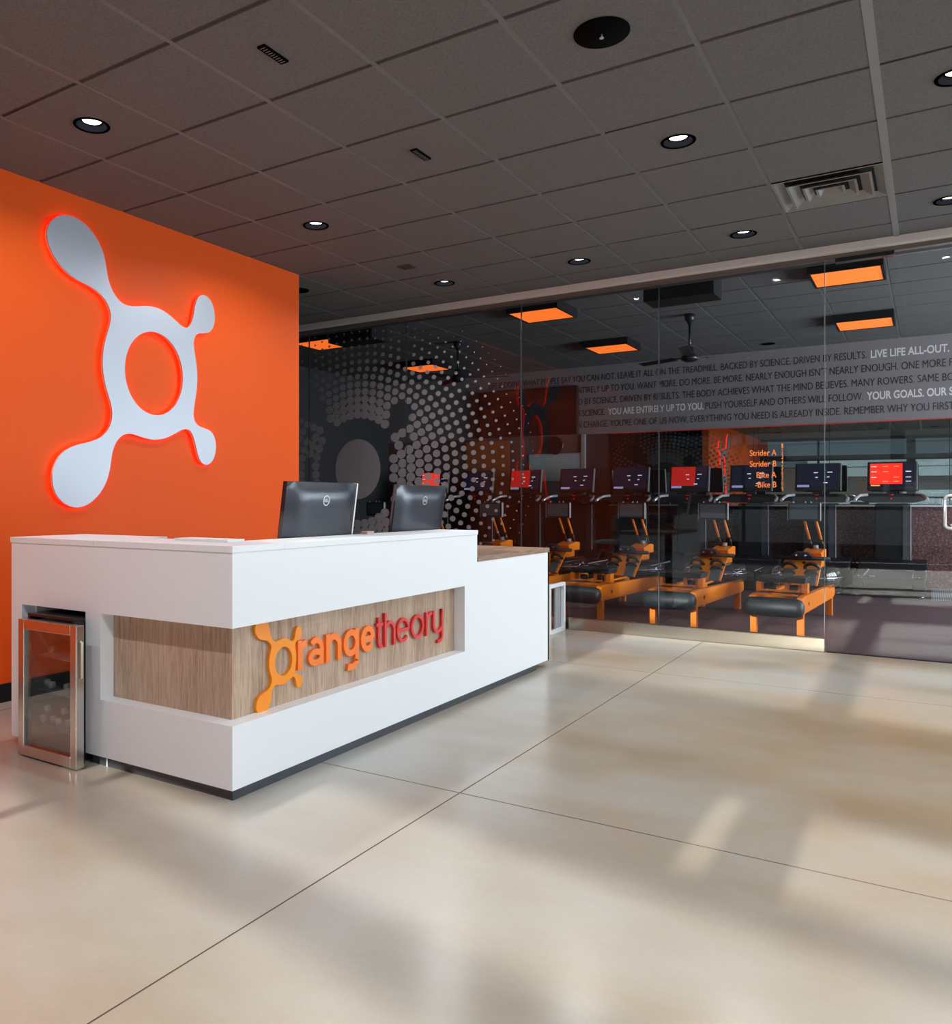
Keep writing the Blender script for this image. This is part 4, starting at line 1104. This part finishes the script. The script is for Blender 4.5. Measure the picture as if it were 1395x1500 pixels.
# ------------------------------------------------------------------ treadmills
def make_treadmill():
    t = thing('treadmill', 'x', 'treadmill', (0, 0, 0), 0, 'black treadmills along the back wall')
    # local: x centre, y=0 at the rear end, floor z=0
    bm = bmesh.new(); box(bm, -0.38, 0.38, 0.06, 1.40, 0.03, 0.17); obj('base_frame', bm, M_BLACKM, t, bevel=0.01)
    for sx in (-1, 1):
        bm = bmesh.new(); prism(bm, [(0.0, 0.10), (0.0, 0.225), (0.04, 0.255), (1.35, 0.275), (1.35, 0.12)], sx * 0.255, sx * 0.375, lambda u, v, a: (a, u, v)); rl = obj('side_rail', bm, M_BLACK, t, bevel=0.01)
        boxo('rail_edge', (sx * 0.25 - 0.003, sx * 0.25 + 0.003, 0.03, 1.30, 0.25, 0.262), M_SATIN, rl)
        bm = bmesh.new(); cyl(bm, (sx * 0.31, 0.02, 0.252), (sx * 0.31, 0.02, 0.262), 0.010, 8); obj('bolt', bm, M_CHROME, rl)
    bm = bmesh.new(); prism(bm, [(0.02, 0.13), (0.0, 0.19), (0.03, 0.235), (1.34, 0.255), (1.34, 0.20)], -0.248, 0.248, lambda u, v, a: (a, u, v)); bl = obj('running_belt', bm, mat('belt_rubber', (0.035, 0.037, 0.04), 0.6, spec=0.3), t, bevel=0.01, label='dark grey running belt')
    boxo('belt_label', (-0.20, -0.14, 0.16, 0.24, 0.2395, 0.2425), M_SATIN, bl)
    bm = bmesh.new(); prism(bm, [(1.14, 0.17), (1.14, 0.27), (1.22, 0.35), (1.40, 0.39), (1.56, 0.38), (1.62, 0.30), (1.62, 0.05), (1.35, 0.05)], -0.395, 0.395, lambda u, v, a: (a, u, v)); obj('motor_cover', bm, M_BLACK, t, bevel=0.02)
    for x in (-0.33, 0.33):
        for y in (0.12, 1.3):
            bm = bmesh.new(); cyl(bm, (x, y, 0), (x, y, 0.04), 0.03, 12); obj('foot', bm, M_CHROME, t)
    # column
    bm = bmesh.new(); prism(bm, [(-0.215, 0.36), (0.215, 0.36), (0.195, 1.12), (-0.195, 1.12)], 1.36, 1.56, lambda u, v, a: (u, a, v)); cb = obj('column', bm, M_BLACKM, t, bevel=0.02)
    boxo('column_edge', [(0.208, 0.214, 1.345, 1.36, 0.38, 1.10)], M_SATIN, cb)
    boxo('column_fairing', (0.12, 0.205, 1.352, 1.358, 0.38, 1.10), mat('slate_plastic', (0.03, 0.035, 0.05), 0.25), cb)
    # console tray and bars
    bm = bmesh.new(); prism(bm, [(-0.25, 1.13), (0.25, 1.13), (0.40, 1.17), (0.40, 1.215), (0.24, 1.25), (-0.24, 1.25), (-0.40, 1.215), (-0.40, 1.17)], 1.12, 1.50, lambda u, v, a: (u, a, v)); ct = obj('console_tray', bm, M_BLACK, t, bevel=0.012)
    for sx in (-1, 1):
        bm = bmesh.new(); tube(bm, [(sx * 0.27, 1.10, 1.235), (sx * 0.35, 1.02, 1.225), (sx * 0.385, 0.92, 1.19), (sx * 0.39, 0.80, 1.16)], 0.020, 10); obj('grip_bar', bm, M_SATIN, ct, label='silver grip bar')
    bm = bmesh.new(); cyl(bm, (0, 1.10, 1.185), (0, 1.115, 1.185), 0.012, 10); cyl(bm, (-0.025, 1.108, 1.235), (0.025, 1.108, 1.235), 0.006, 8); obj('stop_key', bm, M_REDK, ct, label='red stop key')
    # screen
    tl = Matrix.Translation((0, 1.24, 1.48)) @ Matrix.Rotation(math.radians(-10), 4, 'X') @ Matrix.Translation((0, -1.24, -1.48))
    bm = bmesh.new(); box(bm, -0.275, 0.275, 1.22, 1.27, 1.285, 1.67, tl); sh = obj('screen_housing', bm, M_BLACK, t, bevel=0.012)
    bm = bmesh.new(); box(bm, 0.276, 0.288, 1.215, 1.27, 1.29, 1.665, tl); obj('housing_edge', bm, mat('blue_grey_edge', (0.30, 0.35, 0.38), 0.3, 0.4), sh)
    bm = bmesh.new(); box(bm, -0.06, 0.06, 1.27, 1.36, 1.20, 1.50, tl); obj('housing_arm', bm, M_BLACK, sh)
    return t, tl


def screen_face(par, tl, mode):
    """flat picture on the glass: panels and rows of text"""
    def q(name, m, x0, x1, z0, z1, dy=0.0):
        bm = bmesh.new(); box(bm, x0, x1, 1.2165 - dy, 1.2185, z0, z1, tl); o = obj(name, bm, m, par); return o
    if mode == 'red':
        q('display_picture', M_SCRR, -0.245, 0.12, 1.37, 1.645); q('display_panel', M_SCRD, 0.12, 0.25, 1.37, 1.645); q('display_footer', M_SCRD, -0.245, 0.25, 1.335, 1.37); q('display_button', M_SCRO, -0.235, -0.13, 1.342, 1.362, 0.001)
        for r, z in enumerate((1.60, 1.53, 1.455, 1.40)):
            for c, x in enumerate((-0.20, -0.07, 0.05, 0.185)):
                if (r + c) % 4 != 3: q('display_text', M_SCRT if c in (0, 3) else M_SCRO, x - 0.03, x + 0.03, z, z + 0.010, 0.001)
    else:
        q('display_picture', M_SCRRD if mode == 'halfred' else M_SCRD, -0.25, -0.08 if mode != 'halfred' else 0.09, 1.37, 1.655)
        q('display_panel', M_SCRD, -0.08 if mode != 'halfred' else 0.09, 0.25, 1.335, 1.655)
        q('display_button', M_SCRL, -0.245, -0.10, 1.337, 1.368, 0.001)
        for x, z, w_ in ((-0.02, 1.53, 0.05), (0.15, 1.535, 0.06), (-0.01, 1.465, 0.03), (0.13, 1.47, 0.03), (0.10, 1.39, 0.05)): q('display_text', M_SCRT, x - w_ / 2, x + w_ / 2, z, z + 0.012, 0.001)


tmx = [-0.425, -1.29, -2.138, -2.985, -3.857, -4.717, -5.60, -6.47, -7.34]
modes = ['red', 'dark', 'dark', 'halfred', 'dark', 'dark', 'halfred', 'dark', 'red']
TL = ['black treadmill with fully red lit screen at far right', 'black treadmill with dark screen, second from the right', 'black treadmill with dark screen behind the orange reflected lettering', 'black treadmill with half red screen right of a pane joint', 'black treadmill with dark screen left of the half red one',
      'black treadmill with dark screen below the whiteboard and clock', 'black treadmill with reddish screen below the emblem reflection', 'black treadmill almost hidden behind the farther monitor', 'black treadmill with red screen seen beside the frosted disc']
# build one body, copy it, then give each its own picture
t0, TLM = make_treadmill()
tms = [t0] + [dup(t0) for _ in tmx[1:]]
for t, x, m_, l in zip(tms, tmx, modes, TL):
    t.location = (x, 11.42, 0); t['label'] = l
    sh = [c for c in t.children if c.name.startswith('screen_housing')][0]
    screen_face(sh, TLM, m_)
